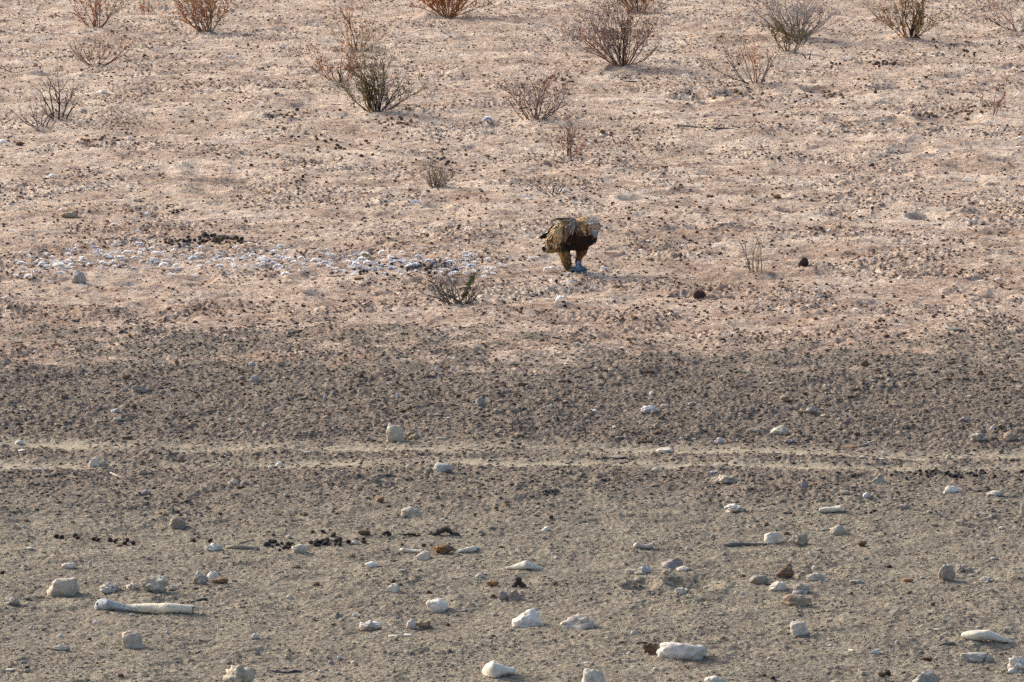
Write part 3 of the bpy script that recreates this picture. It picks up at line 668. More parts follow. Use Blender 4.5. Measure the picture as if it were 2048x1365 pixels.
many([(rr.uniform(0, 2048), rr.uniform(60, 690), rr.uniform(5, 9), rr.uniform(4, 7)) for _ in range(170)],
     "small dark brown lump of dry soil on the pinkish sand", "small soil lumps on the sand", "soil_lump", "soil lump", "dkdop", 'lump', M_DIRTY)

for (cx, cy, hw, n, where) in ((550, 230, 34, 12, "left of the dark olive shrub"), (1655, 190, 40, 14, "round the hollow below the pale grey shrub"), (1110, 160, 40, 12, "left of the largest shrub"), (190, 282, 60, 16, "in the sand below the black twig bush"),
                    (1890, 232, 55, 20, "on the ridge by the burrow near the right edge"), (1940, 222, 40, 12, "below the thin reddish stalk"), (790, 245, 50, 20, "on the mound of the dark olive shrub"), (1470, 190, 60, 16, "on the ridge left of the thin orange shoots")):
    many([(rr.gauss(cx, hw * .55), rr.gauss(cy, 5), rr.uniform(5, 12), rr.uniform(4, 7)) for _ in range(n)][:], "reddish brown clod in the patch " + where, "clods " + where, "soil_clod", "clod", "dodt", 'lump', M_DIRTY)
# dung pellets, heap by heap
PEL = []
for i in range(4):
    v, f = ICO2; v = v * (1 + .05 * np.random.default_rng(i).normal(0, 1, (len(v), 1))) * np.array([1, .85 + .1 * i / 3, .82]); PEL.append(mesh("dung_pellet", v, f, M_PELLET))
def pellets(items, label, group, col=((.06, .052, .052), (.11, .085, .068), (.05, .045, .05), (.15, .115, .09))):
    for (px, py, d) in items:
        b = P(px, py); r = d * .5 * mpp(b); o = link("dung_pellet", random.choice(PEL), None, b + Vector((0, r * .8, r * .62)), (random.random() * .5, random.random() * .5, random.random() * 6))
        o.scale = (r * g_.uniform(.8, 1.25), r * g_.uniform(.8, 1.2), r * g_.uniform(.65, 1)); o.color = (*jit(random.choice(col), .2), 1); tag(o, label, "dung pellet", group)
g_ = random.Random(3)
def cl(n, x0, x1, y0, y1, d0, d1, pk=None):
    out = []
    for _ in range(n):
        x = g_.uniform(x0, x1) if pk is None else g_.gauss(pk, (x1 - x0) / 4); out.append((min(max(x, x0), x1), g_.uniform(y0, y1), g_.uniform(d0, d1)))
    return out
pellets(cl(42, 372, 486, 474, 489, 7, 10) + cl(14, 330, 372, 482, 494, 7, 9) + cl(10, 400, 455, 472, 478, 7, 10), "black round dung pellet in the long heap behind the left feather litter", "pellets in the long heap")
pellets([(642, 273, 8), (583, 276, 7), (597, 277, 8), (634, 281, 8), (651, 286, 8), (662, 282, 8), (672, 283, 7), (675, 294, 9), (636, 297, 8), (680, 300, 10), (671, 300, 8), (635, 303, 8), (700, 291, 6), (732, 285, 8), (723, 315, 9), (745, 312, 7), (594, 222, 8), (684, 318, 6), (756, 295, 6), (650, 284, 7)],
        "black dung pellet loose on the sand below the dark olive shrub", "loose pellets below the olive shrub")
pellets([(832, 322, 6), (856, 318, 7), (875, 320, 8), (883, 321, 8), (888, 318, 7), (896, 326, 9), (893, 331, 9), (905, 327, 6), (920, 345, 8), (1008, 345, 9), (945, 343, 7)], "black dung pellet beside the small rounded tan tuft", "pellets beside the tan tuft")
pellets([(1664, 128, 7), (1672, 131, 8), (1680, 130, 7), (1663, 134, 5)] + cl(26, 1728, 1800, 124, 132, 5, 8), "black dung pellet in the small heap below the shrub with black branches", "pellets in the small upper right heap")
pellets(cl(14, 1862, 1960, 85, 115, 5, 7), "black dung pellet strewn right of the shrub with black branches", "strewn pellets in the upper right")
pellets([(1832, 950, 11), (1840, 945, 8), (1853, 947, 9), (1842, 951, 8), (1860, 951, 9), (1866, 946, 9), (1871, 950, 9), (1893, 950, 10), (1900, 955, 11), (1908, 956, 10), (1915, 955, 10), (1896, 947, 8), (1916, 951, 8), (1942, 950, 9), (1948, 954, 9), (1953, 955, 10), (1962, 946, 9), (1966, 944, 8), (1970, 948, 8), (1990, 956, 10), (2044, 948, 12), (1813, 960, 9), (1706, 956, 9), (1783, 953, 9), (2038, 962, 9), (1855, 955, 8), (1922, 957, 9)],
        "blue black dung pellet in the row below the tracks on the right", "pellets below the right tracks", ((.06, .065, .08), (.08, .075, .08)))
pellets([(x, 1075 + g_.uniform(-3, 3), 9) for x in (547,)] + [(625, 1068, 11), (646, 1068, 12), (666, 1074, 13)] + cl(18, 530, 590, 1086, 1099, 8, 12) + cl(24, 620, 682, 1082, 1094, 9, 13) + [(697, 1088, 12), (727, 1088, 12), (559, 1103, 9), (567, 1100, 9), (847, 1094, 10), (804, 1092, 8)],
        "dark dung pellet in the row in front of the brown rounded clod", "pellets in the foreground row", ((.06, .055, .065), (.10, .08, .07), (.13, .10, .08)))
pellets([(112, 1077, 12), (123, 1079, 11), (150, 1076, 12), (155, 1079, 10), (187, 1082, 11), (196, 1084, 10), (220, 1085, 12), (230, 1087, 13), (254, 1084, 11), (249, 1090, 11), (266, 1090, 11), (150, 1072, 8), (355, 1028, 10), (387, 1085, 11), (420, 1086, 12), (4, 1149, 9), (54, 1338, 9)], "dark dung pellet in the loose row left of the pale flat stick", "pellets in the left row", ((.055, .045, .045), (.08, .055, .05)))
pellets(cl(18, 1084, 1116, 982, 992, 5, 8), "tiny blue black dung pellet in the small patch in the centre below the tracks", "pellets in the central patch", ((.05, .055, .07),))
pellets([(1759, 645, 8), (1767, 644, 8), (1751, 647, 6), (1763, 652, 6), (1772, 652, 6), (1676, 655, 7)], "black dung pellet in the little group on the sand at the right", "pellets in the right hand group")
pellets(cl(34, 700, 900, 528, 556, 6, 9) + cl(10, 860, 905, 520, 540, 6, 8), "dark dung pellet among the feathers left of the eagle", "pellets among the feathers", ((.05, .05, .06), (.085, .06, .05)))
pellets([(1033, 621, 8), (1043, 620, 8), (1130, 615, 9), (1157, 620, 8), (1400, 417, 8), (1353, 417, 8), (1103, 641, 6), (1245, 640, 7), (560, 567, 6), (1544, 320, 8), (1558, 320, 9), (1545, 392, 7), (1557, 394, 7), (1622, 442, 6), (1636, 442, 6), (1880, 452, 7), (1000, 648, 6)], "black dung pellet lying singly on the open sand", "single pellets on the open sand")

def dungheap(px, py, w, h, label, n=7, seed=0):
    """a lumpy dropping in one piece"""
    b = P(px, py); m = mpp(b); rs = random.Random(seed + px); V = []; F = []; k = 0
    for i in range(n):
        v, f = ICO2; r = m * min(h, 14) * rs.uniform(.24, .40); t = (i + .5) / n * 2 - 1
        c = np.array([t * w * .42 * m, rs.uniform(-.1, .3) * w * m * .3, r * .6 + (m * h * .55 * max(0, 1 - abs(t) * 1.6) * rs.uniform(.4, 1))])
        vv = v * (1 + .12 * np.random.default_rng(i + px).normal(0, 1, (len(v), 1))) * r * np.array([1.25, 1.1, .85]) + c; V.append(vv); F.append(f + k); k += len(v)
    o = link("dung_heap", mesh("dung_heap", np.vstack(V), np.vstack(F), M_PELLET), None, b + Vector((0, .03, 0))); o.color = (.085, .065, .06, 1); return tag(o, label, "dung")
dungheap(772, 1073, 19, 12, "single dark lump of dung left of the dark dung heap", 4)
dungheap(820, 1075, 50, 11, "low brown dung string left of the peaked dung heap", 8)
dungheap(889, 1073, 66, 26, "peaked dark dung heap in the middle foreground", 24)
dungheap(1037, 1176, 26, 28, "small stacked dark dung heap above the pinkish stone", 16)
dungheap(1293, 888, 44, 9, "flat dark dung patch above the upper track right of centre", 8)
dungheap(1285, 1290, 30, 6, "thin dark dung string behind the long white block", 7)

# ------------------------------------------------------------------ bones
def bonemat():
    k = NT("old_bone"); p = k.obj(); sx = k.n("ShaderNodeSeparateXYZ"); k.l(p, sx.inputs[0]); n = k.noise(p, 12, 4, .6); n2 = k.noise(p, 60, 3, .6)
    f = k.step(k.math('ADD', k.math('MULTIPLY', sx.outputs[0], 1.5), k.math('MULTIPLY', k.math('SUBTRACT', n, .5), 1.1)), .10, .55)
    c = k.mix(f, (.31, .345, .385), (.72, .65, .50)); c = k.mix(k.step(n2, .58, .66), c, (.22, .19, .16)); k.bump(n2, .006); k.b.inputs["Roughness"].default_value = .7
    return k.out(c)
M_BONE = bonemat(); M_BONEW = mat_plain("bleached_bone", (.74, .71, .62), (.60, .55, .44), 22, .75, .008); M_BONEP = mat_plain("pinkish_bone", (.62, .54, .46), (.50, .42, .35), 25, .75, .008)
def loft(name, label, cat, secs, mat, n=20, seed=1, noise_a=.06, flatz=.9, ends=True):
    """secs: photo pixel (x, y of the axis), half thickness in pixels"""
    W = []
    for (x, y, r) in secs:
        b = P(x, y + r); m = mpp(b); W.append([b.x, b.y, b.z + r * m * .85, r * m])
    W = np.array(W); Wn = []; yl = np.median(W[:, 1])
    t = np.linspace(0, len(W) - 1, (len(W) - 1) * 6 + 1); W2 = np.stack([np.interp(t, range(len(W)), W[:, k]) for k in range(4)], -1)
    W2[:, 1] = yl + (W2[:, 1] - yl) * .5
    kern = np.array([.25, .5, .25])
    for _ in range(3): W2[1:-1] = .25 * W2[:-2] + .5 * W2[1:-1] + .25 * W2[2:]
    o0 = W2[0, :3].copy(); V = []; F = []; m = len(W2)
    for i, (x, y, z, r) in enumerate(W2):
        for k in range(n):
            a = 2 * math.pi * k / n; q = Vector((x * 6, math.cos(a) * .6 + seed, math.sin(a) * .6)); rr_ = r * (1 + noise_a * 2 * mnoise.noise(q * 3) + noise_a * mnoise.noise(q * 9))
            V.append((x - o0[0], y - o0[1] + rr_ * math.cos(a), z - o0[2] + rr_ * math.sin(a) * flatz))
    for i in range(m - 1):
        for k in range(n):
            k2 = (k + 1) % n; F.append((i * n + k, i * n + k2, (i + 1) * n + k2, (i + 1) * n + k))
    V.append((V[0][0] - W2[0, 3] * .3, np.mean([v[1] for v in V[:n]]), np.mean([v[2] for v in V[:n]]))); c0 = len(V) - 1
    e = V[(m - 1) * n:m * n]; V.append((e[0][0] + W2[-1, 3] * (.3 if ends else -.6), np.mean([v[1] for v in e]), np.mean([v[2] for v in e]))); c1 = len(V) - 1
    for k in range(n): k2 = (k + 1) % n; F.append((c0, k2, k)); F.append((c1, (m - 1) * n + k, (m - 1) * n + k2))
    o = link(name, mesh(name, V, F, mat), None, tuple(o0)); return tag(o, label, cat), W2 - np.array([*o0, 0])
bone, bw = loft("leg_bone", "long weathered leg bone with a grey blue knob and a broken cream end", "bone",
    [(191, 1208, 4), (194, 1207, 10), (203, 1206, 13.5), (215, 1208, 13), (228, 1210.5, 10.5), (242, 1213, 8), (262, 1214.5, 8), (285, 1216, 10.5), (310, 1218.5, 11.5), (335, 1220, 11.8), (360, 1221.5, 10.8), (384, 1223, 9.5)], M_BONE, seed=3, noise_a=.09, ends=False)
m = mpp(P(300, 1225)); g = Geo()
e = Vector(bw[-1][:3]); g.tube([e + Vector((-.012, 0, 0)), e + Vector((.002, -.002, -.001))], [bw[-1][3] * .62, bw[-1][3] * .66], (.1, .1, .1), 10)
g.make("end_shade", M_HOLE, bone)  # dark disc painted as the shade within the hollow broken end
g = Geo(); g.tube([e + Vector((-.02, .01, .022)), e + Vector((.03, .01, .014)), e + Vector((.075, .008, .006))], [.013, .010, .004], (.5, .48, .42), 6); g.make("bone_splinter", M_BONE, bone)
for (fx, r) in ((.028, .010), (.20, .006), (.34, .009)):
    i = int(np.argmin(abs(bw[:, 0] - fx))); c = Vector(bw[i][:3]); rr0 = bw[i][3]; g = Geo()
    q = c + Vector((0, -rr0 * .80, rr0 * .45)); dn = Vector((0, -.87, .49)); g.tube([q - dn * .004, q + dn * .0025], [r, r * .8], (.1, .1, .1), 8); g.make("pore_shade", M_HOLE, bone)  # small dark plugs, colour in place of shade in the pores
loft("bone_fragment", "small dogbone shaped cream bone piece left of the cream dome", "bone", [(800, 1099, 3), (805, 1099, 5), (816, 1101, 3.8), (830, 1103, 3.6), (843, 1105, 4)], M_BONEW, seed=5)
loft("bone_fragment", "white pointed shard of bone right of the orange brown clod", "bone", [(914, 1107, 1), (922, 1102, 4), (936, 1099, 6), (948, 1096, 6), (957, 1091, 2)], M_BONEW, seed=6)
loft("bone_fragment", "white arched joint bone above the biggest white rock", "bone", [(1013, 1136, 3), (1024, 1135, 4.5), (1038, 1133, 8), (1052, 1131, 10.5), (1064, 1132, 8), (1074, 1132, 6), (1082, 1133, 4)], M_BONEW, seed=7, noise_a=.1)
loft("bone_fragment", "small pinkish knuckle bone right of centre", "bone", [(1267, 1092, 4), (1273, 1091, 6), (1285, 1092, 4.5), (1296, 1091, 5.5), (1306, 1090, 6)], M_BONEP, seed=8)
loft("bone_fragment", "white knobbly dogbone lump below the tracks on the right", "bone", [(1639, 1021, 3), (1648, 1019, 6), (1660, 1019, 6.5), (1672, 1017, 6.5), (1682, 1016, 7.5)], M_BONEW, seed=9, noise_a=.1)
loft("shoulder_blade", "largest white slab, a bleached tapering shoulder blade near the right edge", "bone", [(1923, 1270, 5), (1932, 1269, 10), (1950, 1270, 13), (1975, 1270, 14), (1995, 1274, 11), (2012, 1280, 6), (2027, 1285, 2)], M_BONEW, seed=10, noise_a=.09, flatz=.75)
loft("bone_splinter", "thin white splinter of bone in the right foreground", "bone", [(1695, 1296, 1.2), (1703, 1300, 2), (1711, 1304, 1.2)], M_BONEW, seed=11)
loft("joint_bone", "cracked white joint bone on the bottom edge with a knob on its left", "bone", [(966, 1338, 8), (974, 1338, 16), (986, 1340, 19), (1000, 1341, 14), (1014, 1340, 9), (1030, 1340, 8)], M_BONEW, seed=12, noise_a=.14)
loft("bone_splinter", "small white striped splinter in the sand at the upper left", "bone", [(190, 182, 1), (200, 183, 3.2), (214, 186, 3), (230, 191, 2)], M_BONEW, seed=13)

# ------------------------------------------------------------------ feathers on the ground
FC = {"white": (.90, .90, .91), "bluish": (.68, .74, .84), "grey": (.20, .22, .27), "cream": (.76, .70, .60)}
FM = {}
for key, c in FC.items():
    for i in range(4):
        rs = random.Random(i * 5 + len(key)); g = Geo()
        for j in range(11):                # a curled downy feather: ragged barbs round a cupped vane
            t = j / 10; ctr = Vector((t - .5, .06 * math.sin(t * 3), .10 * math.sin(t * math.pi) + .03)); wd_ = .34 * math.sin(math.pi * (t * .8 + .15))
            for s_ in (-1, 1, .2): g.leaf(ctr, (.5 * rs.uniform(-1, 1), s_ * .9 * rs.random(), .25 + .8 * rs.random()), (1, .2 * rs.random(), .1), wd_ * rs.uniform(.9, 1.5), wd_ * rs.uniform(.5, .8), jit(c, .06), .3)
        g.tube([Vector((-.62, 0, .02)), Vector((0, .09, .18)), Vector((.5, .02, .06))], [.02, .016, .01], jit(c, .05), 4)
        FM[key, i] = mesh("feather", np.array([tuple(v) for v in g.V]), g.F, M_DOWN, np.array(g.C))
def feather(px, py, w, key, label, group=None):
    b = P(px, py); r = w * 1.2 * mpp(b); o = link("feather", FM[key, random.randrange(4)], None, b + Vector((0, 0, .012)), (random.uniform(-.35, .35), random.uniform(-.3, .3), random.uniform(-.9, .9) + (math.pi if random.random() < .5 else 0)))
    o.scale = (r, r * random.uniform(.6, 1.3), r * random.uniform(.5, 1.05)); return tag(o, label, "feather", group)
fr = random.Random(12)
def fcl(n, x0, x1, y0, y1, s0, s1):
    return [(fr.uniform(x0, x1), fr.triangular(y0 - 4, y1 + 6), s0 * .7 + (s1 - s0 * .7) * fr.random() ** 1.6) for _ in range(n)]
for pts, lab, grp in (
    (fcl(30, 35, 250, 480, 560, 9, 16) + fcl(14, 80, 210, 515, 545, 10, 16), "pale feather in the thin left part of the feather litter", "feathers in the left litter"),
    (fcl(50, 190, 540, 488, 548, 9, 17), "pale feather in the part of the litter in front of the long pellet heap", "feathers in front of the pellet heap"),
    (fcl(46, 500, 720, 498, 552, 9, 16), "pale feather in the middle part of the feather litter", "feathers in the middle litter"),
    (fcl(74, 680, 960, 508, 556, 9, 16), "pale feather in the densest part of the litter left of the eagle", "feathers in the densest litter")):
    for (x, y, s) in pts: feather(x, y, s, fr.choice(["white"] * 6 + ["bluish"] * 3 + ["grey"]), lab, grp)
TUFT = []
for i in range(4):
    g = Geo(); rs = random.Random(40 + i)
    for _ in range(26):
        a = rs.random() * 6.28; g.leaf(Vector((rs.gauss(0, .16), rs.gauss(0, .12), .03 + .16 * rs.random())), (math.cos(a), math.sin(a), rs.uniform(-.1, .7)), (math.sin(a), -math.cos(a), .4), rs.uniform(.2, .42), rs.uniform(.06, .13), jit((.88, .88, .90) if i else (.62, .68, .80), .06), .3)
    TUFT.append(mesh("down_tuft", np.array([tuple(v) for v in g.V]), g.F, M_DOWN, np.array(g.C)))
for n_, x0, x1, y0, y1, w_ in ((60, 30, 260, 480, 560, "on the far left"), (60, 200, 520, 490, 550, "in front of the long pellet heap"), (60, 500, 720, 500, 556, "in the middle of the litter"), (90, 680, 1010, 508, 558, "nearest the eagle's left")):
    for (x, y, s) in fcl(n_, x0, x1, y0, y1, 5, 11):
        b = P(x, y); r_ = s * 1.7 * mpp(b); o = link("down_tuft", fr.choice(TUFT), None, b, (0, 0, fr.random() * 6)); o.scale = (r_, r_, r_ * 1.35); tag(o, "tiny white tuft of down " + w_, "down tuft", "down tufts " + w_)
for x, y, s in [(1095, 544, 13), (1130, 540, 10), (1117, 541, 8), (1138, 552, 9), (1062, 521, 13), (1070, 518, 9), (1205, 543, 10), (1212, 541, 10), (1095, 470, 8), (1058, 474, 8), (1040, 545, 14), (1122, 603, 16), (1142, 568, 10), (1000, 533, 12), (985, 543, 12), (1105, 542, 12)]:
    feather(x, y, s, fr.choice(["white", "bluish", "white"]), "pale feather lying close round the eagle's feet", "feathers round the eagle's feet")
for x, y, s in [(1765, 243, 8), (1781, 262, 8), (1795, 267, 10), (1971, 250, 8), (1912, 275, 8), (2037, 190, 10), (2037, 281, 11), (1911, 172, 7), (1934, 361, 8), (1575, 346, 10), (1571, 362, 7), (1720, 430, 11), (1702, 402, 8), (1940, 446, 11), (1873, 452, 8), (1783, 526, 7), (1775, 541, 8), (1883, 514, 9), (1961, 566, 10), (1995, 564, 10), (1710, 625, 11), (1288, 386, 9), (1166, 379, 7), (1297, 485, 8), (1308, 484, 8), (1367, 496, 10), (1396, 512, 9), (1280, 505, 8), (1521, 603, 8), (1435, 492, 8), (1838, 602, 9), (1657, 464, 9), (1538, 558, 7), (1370, 155, 12), (1215, 155, 12), (1131, 34, 8), (1178, 292, 8)]:
    feather(x, y, s, fr.choice(["white", "bluish", "white", "white"]), "single pale feather scattered on the open sand on the right half", "scattered feathers on the right sand")
for x, y, s in [(260, 279, 9), (227, 452, 11), (124, 423, 11), (98, 451, 9), (23, 466, 10), (226, 478, 8), (142, 484, 8), (274, 467, 8), (380, 447, 8), (348, 591, 8), (227, 598, 7), (32, 102, 10), (462, 116, 14), (448, 286, 7), (345, 186, 7), (855, 462, 9), (934, 460, 9), (934, 540, 8), (948, 515, 9), (826, 496, 10), (845, 500, 9), (814, 376, 9), (848, 394, 9), (728, 612, 7), (785, 632, 8), (161, 660, 8), (560, 498, 12), (975, 523, 12), (940, 514, 8), (850, 305, 10), (160, 574, 10), (100, 569, 8)]:
    feather(x, y, s, fr.choice(["white", "bluish", "white", "white"]), "single pale feather scattered on the open sand on the left half", "scattered feathers on the left sand")
feather(104, 356, 16, "white", "larger white feather alone in the sand near the left edge above the tan stone")
feather(5, 291, 16, "white", "white feather at the left edge below the black twig bush")
feather(296, 434, 15, "white", "white feather with a dark piece above the long pellet heap")
feather(976, 245, 18, "bluish", "blue grey quill feather lying below the grey pinkish shrub")
feather(832, 410, 16, "bluish", "mauve blue feather below the small rounded tan tuft")
feather(118, 539, 24, "white", "largest white feather in the left litter above the grey green stone")
feather(568, 555, 18, "white", "wide white feather at the lower edge of the middle litter")
feather(730, 516, 18, "cream", "upright cream feather in the middle of the litter")
feather(1128, 385, 18, "white", "white feather caught in the flat little twig tuft")
feather(1052, 398, 14, "bluish", "white and blue feather below the flat little twig tuft")

# ------------------------------------------------------------------ the eagle and its prey
EB = P(1151, 543); EU = mpp(EB) / 9.1          # metres per unit of the enlarged photo
def E(u, v, d=0.0): return Vector(((u - 850) * EU, -d * -1 * EU, (1205 - v) * EU))   # d: away from the camera
def blob(chains, vox, sub=None):
    bm = bmesh.new()
    for ch in chains:
        for (a, b) in zip(ch[:-1], ch[1:]):
            A, B = E(*a[:3]), E(*b[:3]); n = max(2, int((B - A).length / (min(a[3], b[3]) * EU * .22)))
            for i in range(n + 1):
                t = i / n; r = (a[3] + (b[3] - a[3]) * t) * EU
                bmesh.ops.create_icosphere(bm, subdivisions=2, radius=r, matrix=Matrix.Translation(A.lerp(B, t)))
    me = bpy.data.meshes.new("tmp"); bm.to_mesh(me); bm.free(); o = bpy.data.objects.new("tmp", me); COL.objects.link(o)
    md = o.modifiers.new("r", 'REMESH'); md.mode = 'VOXEL'; md.voxel_size = vox * EU
    s = o.modifiers.new("s", 'SMOOTH'); s.factor = .6; s.iterations = 8
    dg = bpy.context.evaluated_depsgraph_get(); ev = o.evaluated_get(dg); out = bpy.data.meshes.new_from_object(ev)
    bpy.data.objects.remove(o); V = np.array([v.co[:] for v in out.vertices]); F = [tuple(p.vertices) for p in out.polygons]; N = np.array([v.normal[:] for v in out.vertices])
    return V, F, N
eagle = bpy.data.objects.new("eagle", None); COL.objects.link(eagle); eagle.location = EB
tag(eagle, "tawny brown eagle standing on the sand, head bent down over its prey", "eagle")
GOLD, BUFF, UMB, BLK, RUF, PALEF = (.50, .28, .10), (.52, .36, .19), (.12, .065, .035), (.028, .018, .014), (.20, .085, .035), (.55, .50, .44)
def plum(v):
    u = v[0] / EU + 850; w = 1205 - v[2] / EU
    dk = max(0, min(1, ((u - 480) / 160)))  # plumage tone plus painted light: sunlit buff back, shaded near-black chest
    c = np.array(BUFF) * (1 - dk) + np.array(BLK) * dk
    if u > 880 and w < 560:                                          # neck and head
        t = max(0, min(1, (u - 860) / 120)) * max(0, min(1, (560 - w) / 90)); c = c * (1 - t) + np.array((.34, .19, .085)) * t
    if u > 1080 and w < 420: t = max(0, min(1, (u - 1080) / 80)); c = c * (1 - t) + np.array((.50, .40, .30)) * t
    if w > 780:                                                      # feathered legs
        t = max(0, min(1, (w - 780) / 160)); g = np.array((.22, .13, .06)) if u < 800 else np.array((.13, .06, .028)); c = c * (1 - t) + g * t
        if u < 640 and w > 820: c = np.array((.50, .31, .11))  # sun's gold rim on the leg's left edge, put into the colour
    if u < 520 and w > 700: c = np.array((.34, .20, .08))
    return c
def coat(V, F, N, n, L, W, fn, seed=1, mind=0, lift=(.05, .2)):
    """lay feathers over a surface; fn gives (direction, colour, tip colour, length factor) or None"""
    rs = random.Random(seed); g = Geo(); idx = [rs.randrange(len(V)) for _ in range(n)]
    seen = {}
    for i in idx:
        p = Vector(V[i]); nn = Vector(N[i])
        if mind:
            q = p / (mind * EU); kx = (int(q.x // 1), int(q.y // 1), int(q.z // 1))
            if any((seen[c] - q).length < 1 for c in ((kx[0] + a, kx[1] + b_, kx[2] + c_) for a in (-1, 0, 1) for b_ in (-1, 0, 1) for c_ in (-1, 0, 1)) if c in seen): continue
            seen[kx] = q
        u = p.x / EU + 850; w = 1205 - p.z / EU; r = fn(u, w, p.y / EU, rs)
        if r is None: continue
        d, c, tc, lf = r[:4]; dv = Vector((d[0] + rs.uniform(-.2, .2), rs.uniform(-.15, .15), d[1] + rs.uniform(-.15, .15)))
        g.feather(p - dv.normalized() * L * EU * .2, dv, nn, L * EU * lf * rs.uniform(.8, 1.2), W * EU * rs.uniform(.8, 1.2), c, tc, lift=rs.uniform(*lift), mid=r[4] if len(r) > 4 else None)
    return g
V, F, N = blob([
    [(400, 690, 60, 95), (560, 600, 30, 175), (740, 520, 10, 205), (900, 500, 0, 200), (1010, 560, -10, 165)],
    [(880, 430, 0, 170), (990, 370, -20, 165), (1080, 330, -45, 150), (1150, 330, -75, 135)],
    [(860, 660, 0, 165), (1010, 620, -10, 165), (1105, 590, -15, 135)], [(700, 690, 0, 130), (900, 700, 10, 125)],
    [(1140, 300, -75, 110), (1195, 350, -100, 100), (1200, 430, -125, 84), (1196, 495, -145, 52)],
    [(620, 700, -50, 140), (640, 820, -60, 118), (660, 930, -50, 100), (690, 1040, -45, 86), (706, 1115, -45, 62), (715, 1175, -48, 34)],
    [(970, 700, 60, 140), (965, 800, 60, 112), (930, 900, 40, 82), (895, 1000, 20, 52), (885, 1070, 10, 38), (885, 1110, 5, 30)]], 16)
body = link("body", mesh("body", V, F, M_FEATHER, np.array([plum(v) for v in V])), eagle)
def fn_body(u, w, d, rs):
    if u > 860 and w < 540 and not (u > 1000 and w > 560):
        dd = (-.9, .5) if w > 330 else (-1.0, -.15)
        if u > 1150 and w > 310: c = rs.choice([(.34, .23, .16), (.44, .33, .25), (.54, .46, .38)])
        elif u > 1070 and w < 330: c = rs.choice([(.76, .70, .60), (.82, .77, .69), (.64, .53, .40), (.72, .62, .48)])
        elif u > 1090: c = rs.choice([(.58, .47, .36), (.46, .33, .22), (.70, .62, .52)])
        elif u > 1050 and w > 320: c = rs.choice([(.08, .045, .03), (.14, .08, .045), (.20, .12, .07)])
        elif w > 430 and u < 1000: c = rs.choice([(.10, .055, .03), BLK, (.16, .08, .04)])
        else: c = rs.choice([(.60, .40, .19), (.46, .27, .12), (.66, .48, .27), (.36, .20, .09)])
        return dd, c, shade(c, 1.25), .7
    if w > 800: c = rs.choice([(.26, .16, .07), (.14, .085, .045), (.20, .12, .06), (.08, .05, .03)] if u > 600 else [(.50, .31, .11), (.40, .24, .09)]) if u < 800 else rs.choice([(.14, .06, .025), (.22, .10, .035), (.07, .035, .02)]); return (-.15, -1), c, shade(c, 1.3), 1.0  # leg feathers; the leftmost take the painted golden rim light
    if u < 560 and w > 640: c = rs.choice([(.36, .24, .12), GOLD, (.22, .13, .06)]); return (-.9, -.45), c, None, 1.1
    c = rs.choice([BLK, BLK, (.02, .012, .010), (.035, .02, .014), (.05, .027, .018)]) if rs.random() < .94 else (.22, .12, .055)  # dark breast feathers, with the chest's shade put into their colour
    return (-.45, -.9), c, None, .9
coat(V, F, N, 2400, 62, 15, fn_body, 4).make("plumage", M_FEATHER, eagle)
# near wing, folded over the flank
VW, FW, NW = blob([[(800, 350, -135, 105), (690, 400, -150, 125), (560, 480, -140, 120), (460, 570, -110, 100), (400, 660, -70, 72), (370, 740, -40, 42)],
                   [(700, 420, -130, 120), (600, 560, -130, 110), (500, 650, -95, 90)]], 16)
def wcol(v):
    u = v[0] / EU + 850; t = max(0, min(1, (u - 640) / 180)); return np.array(BUFF) * .8 * (1 - t) + np.array(UMB) * t  # buff to umber, sunlit and shaded ends of the wing in the colour
wing = link("wing", mesh("wing", VW, FW, M_FEATHER, np.array([wcol(v) for v in VW])), eagle); wing["label"] = "near wing with buff streaked coverts"
def fn_wing(u, w, d, rs):
    t = (u - 380) / 440 + (w - 450) / 1500 + rs.uniform(-.12, .12); mid = (.05, .03, .02)  # streaked coverts; sunlit gold at left and shaded dark at right are painted
    if u > 760 and w < 400: c = rs.choice([(.36, .32, .29), (.42, .38, .35)]); mid = UMB
    elif t < .45: c = rs.choice([(.80, .56, .28), (.84, .64, .36), (.74, .50, .24), (.80, .58, .30), (.10, .055, .03), (.16, .09, .05)]); mid = (.10, .055, .03)
    elif t < .7: c = rs.choice([(.62, .45, .27), (.50, .35, .20), (.08, .05, .035), (.70, .51, .30), (.05, .03, .02)]); mid = (.05, .03, .02)
    elif t < .95: c = rs.choice([(.26, .18, .11), (.18, .115, .07), (.34, .25, .16)]); mid = BLK
    else: c = rs.choice([(.10, .06, .04), (.05, .03, .022)]); mid = BLK
    if w > 640: c = rs.choice([(.44, .34, .24), (.50, .41, .31), (.34, .25, .17)]); mid = (.18, .12, .08)
    return (-.36, -.93), c, None, 1.0, (mid if rs.random() < .35 else None)
coat(VW, FW, NW, 4000, 150, 15, fn_wing, 9, mind=27, lift=(.05, .13)).make("covert_feathers", M_FEATHER, wing)
def quill(g, a, b, w, col, bend=0.0, nrm=(0, -1, .3)):
    A, B = E(*a), E(*b); n = 7; d = (B - A); nr = Vector(nrm).normalized(); sd_ = d.cross(nr).normalized(); base = len(g.V)
    for i in range(n + 1):
        t = i / n; wd_ = w * EU * min(1, .35 + t * 2.2) * (1 if t < .75 else max(.12, (1 - t) * 4)); c = A + d * t + Vector((0, 0, bend * EU * math.sin(math.pi * t)))
        for q, lift_ in ((-1, 0), (0, .18), (1, 0)): g.V.append(c + sd_ * wd_ * q + nr * wd_ * lift_); g.C.append(jit(col, .12))
    for i in range(n):
        for k in range(2): g.F.append((base + i * 3 + k, base + i * 3 + k + 1, base + i * 3 + k + 4, base + i * 3 + k + 3))
g = Geo()
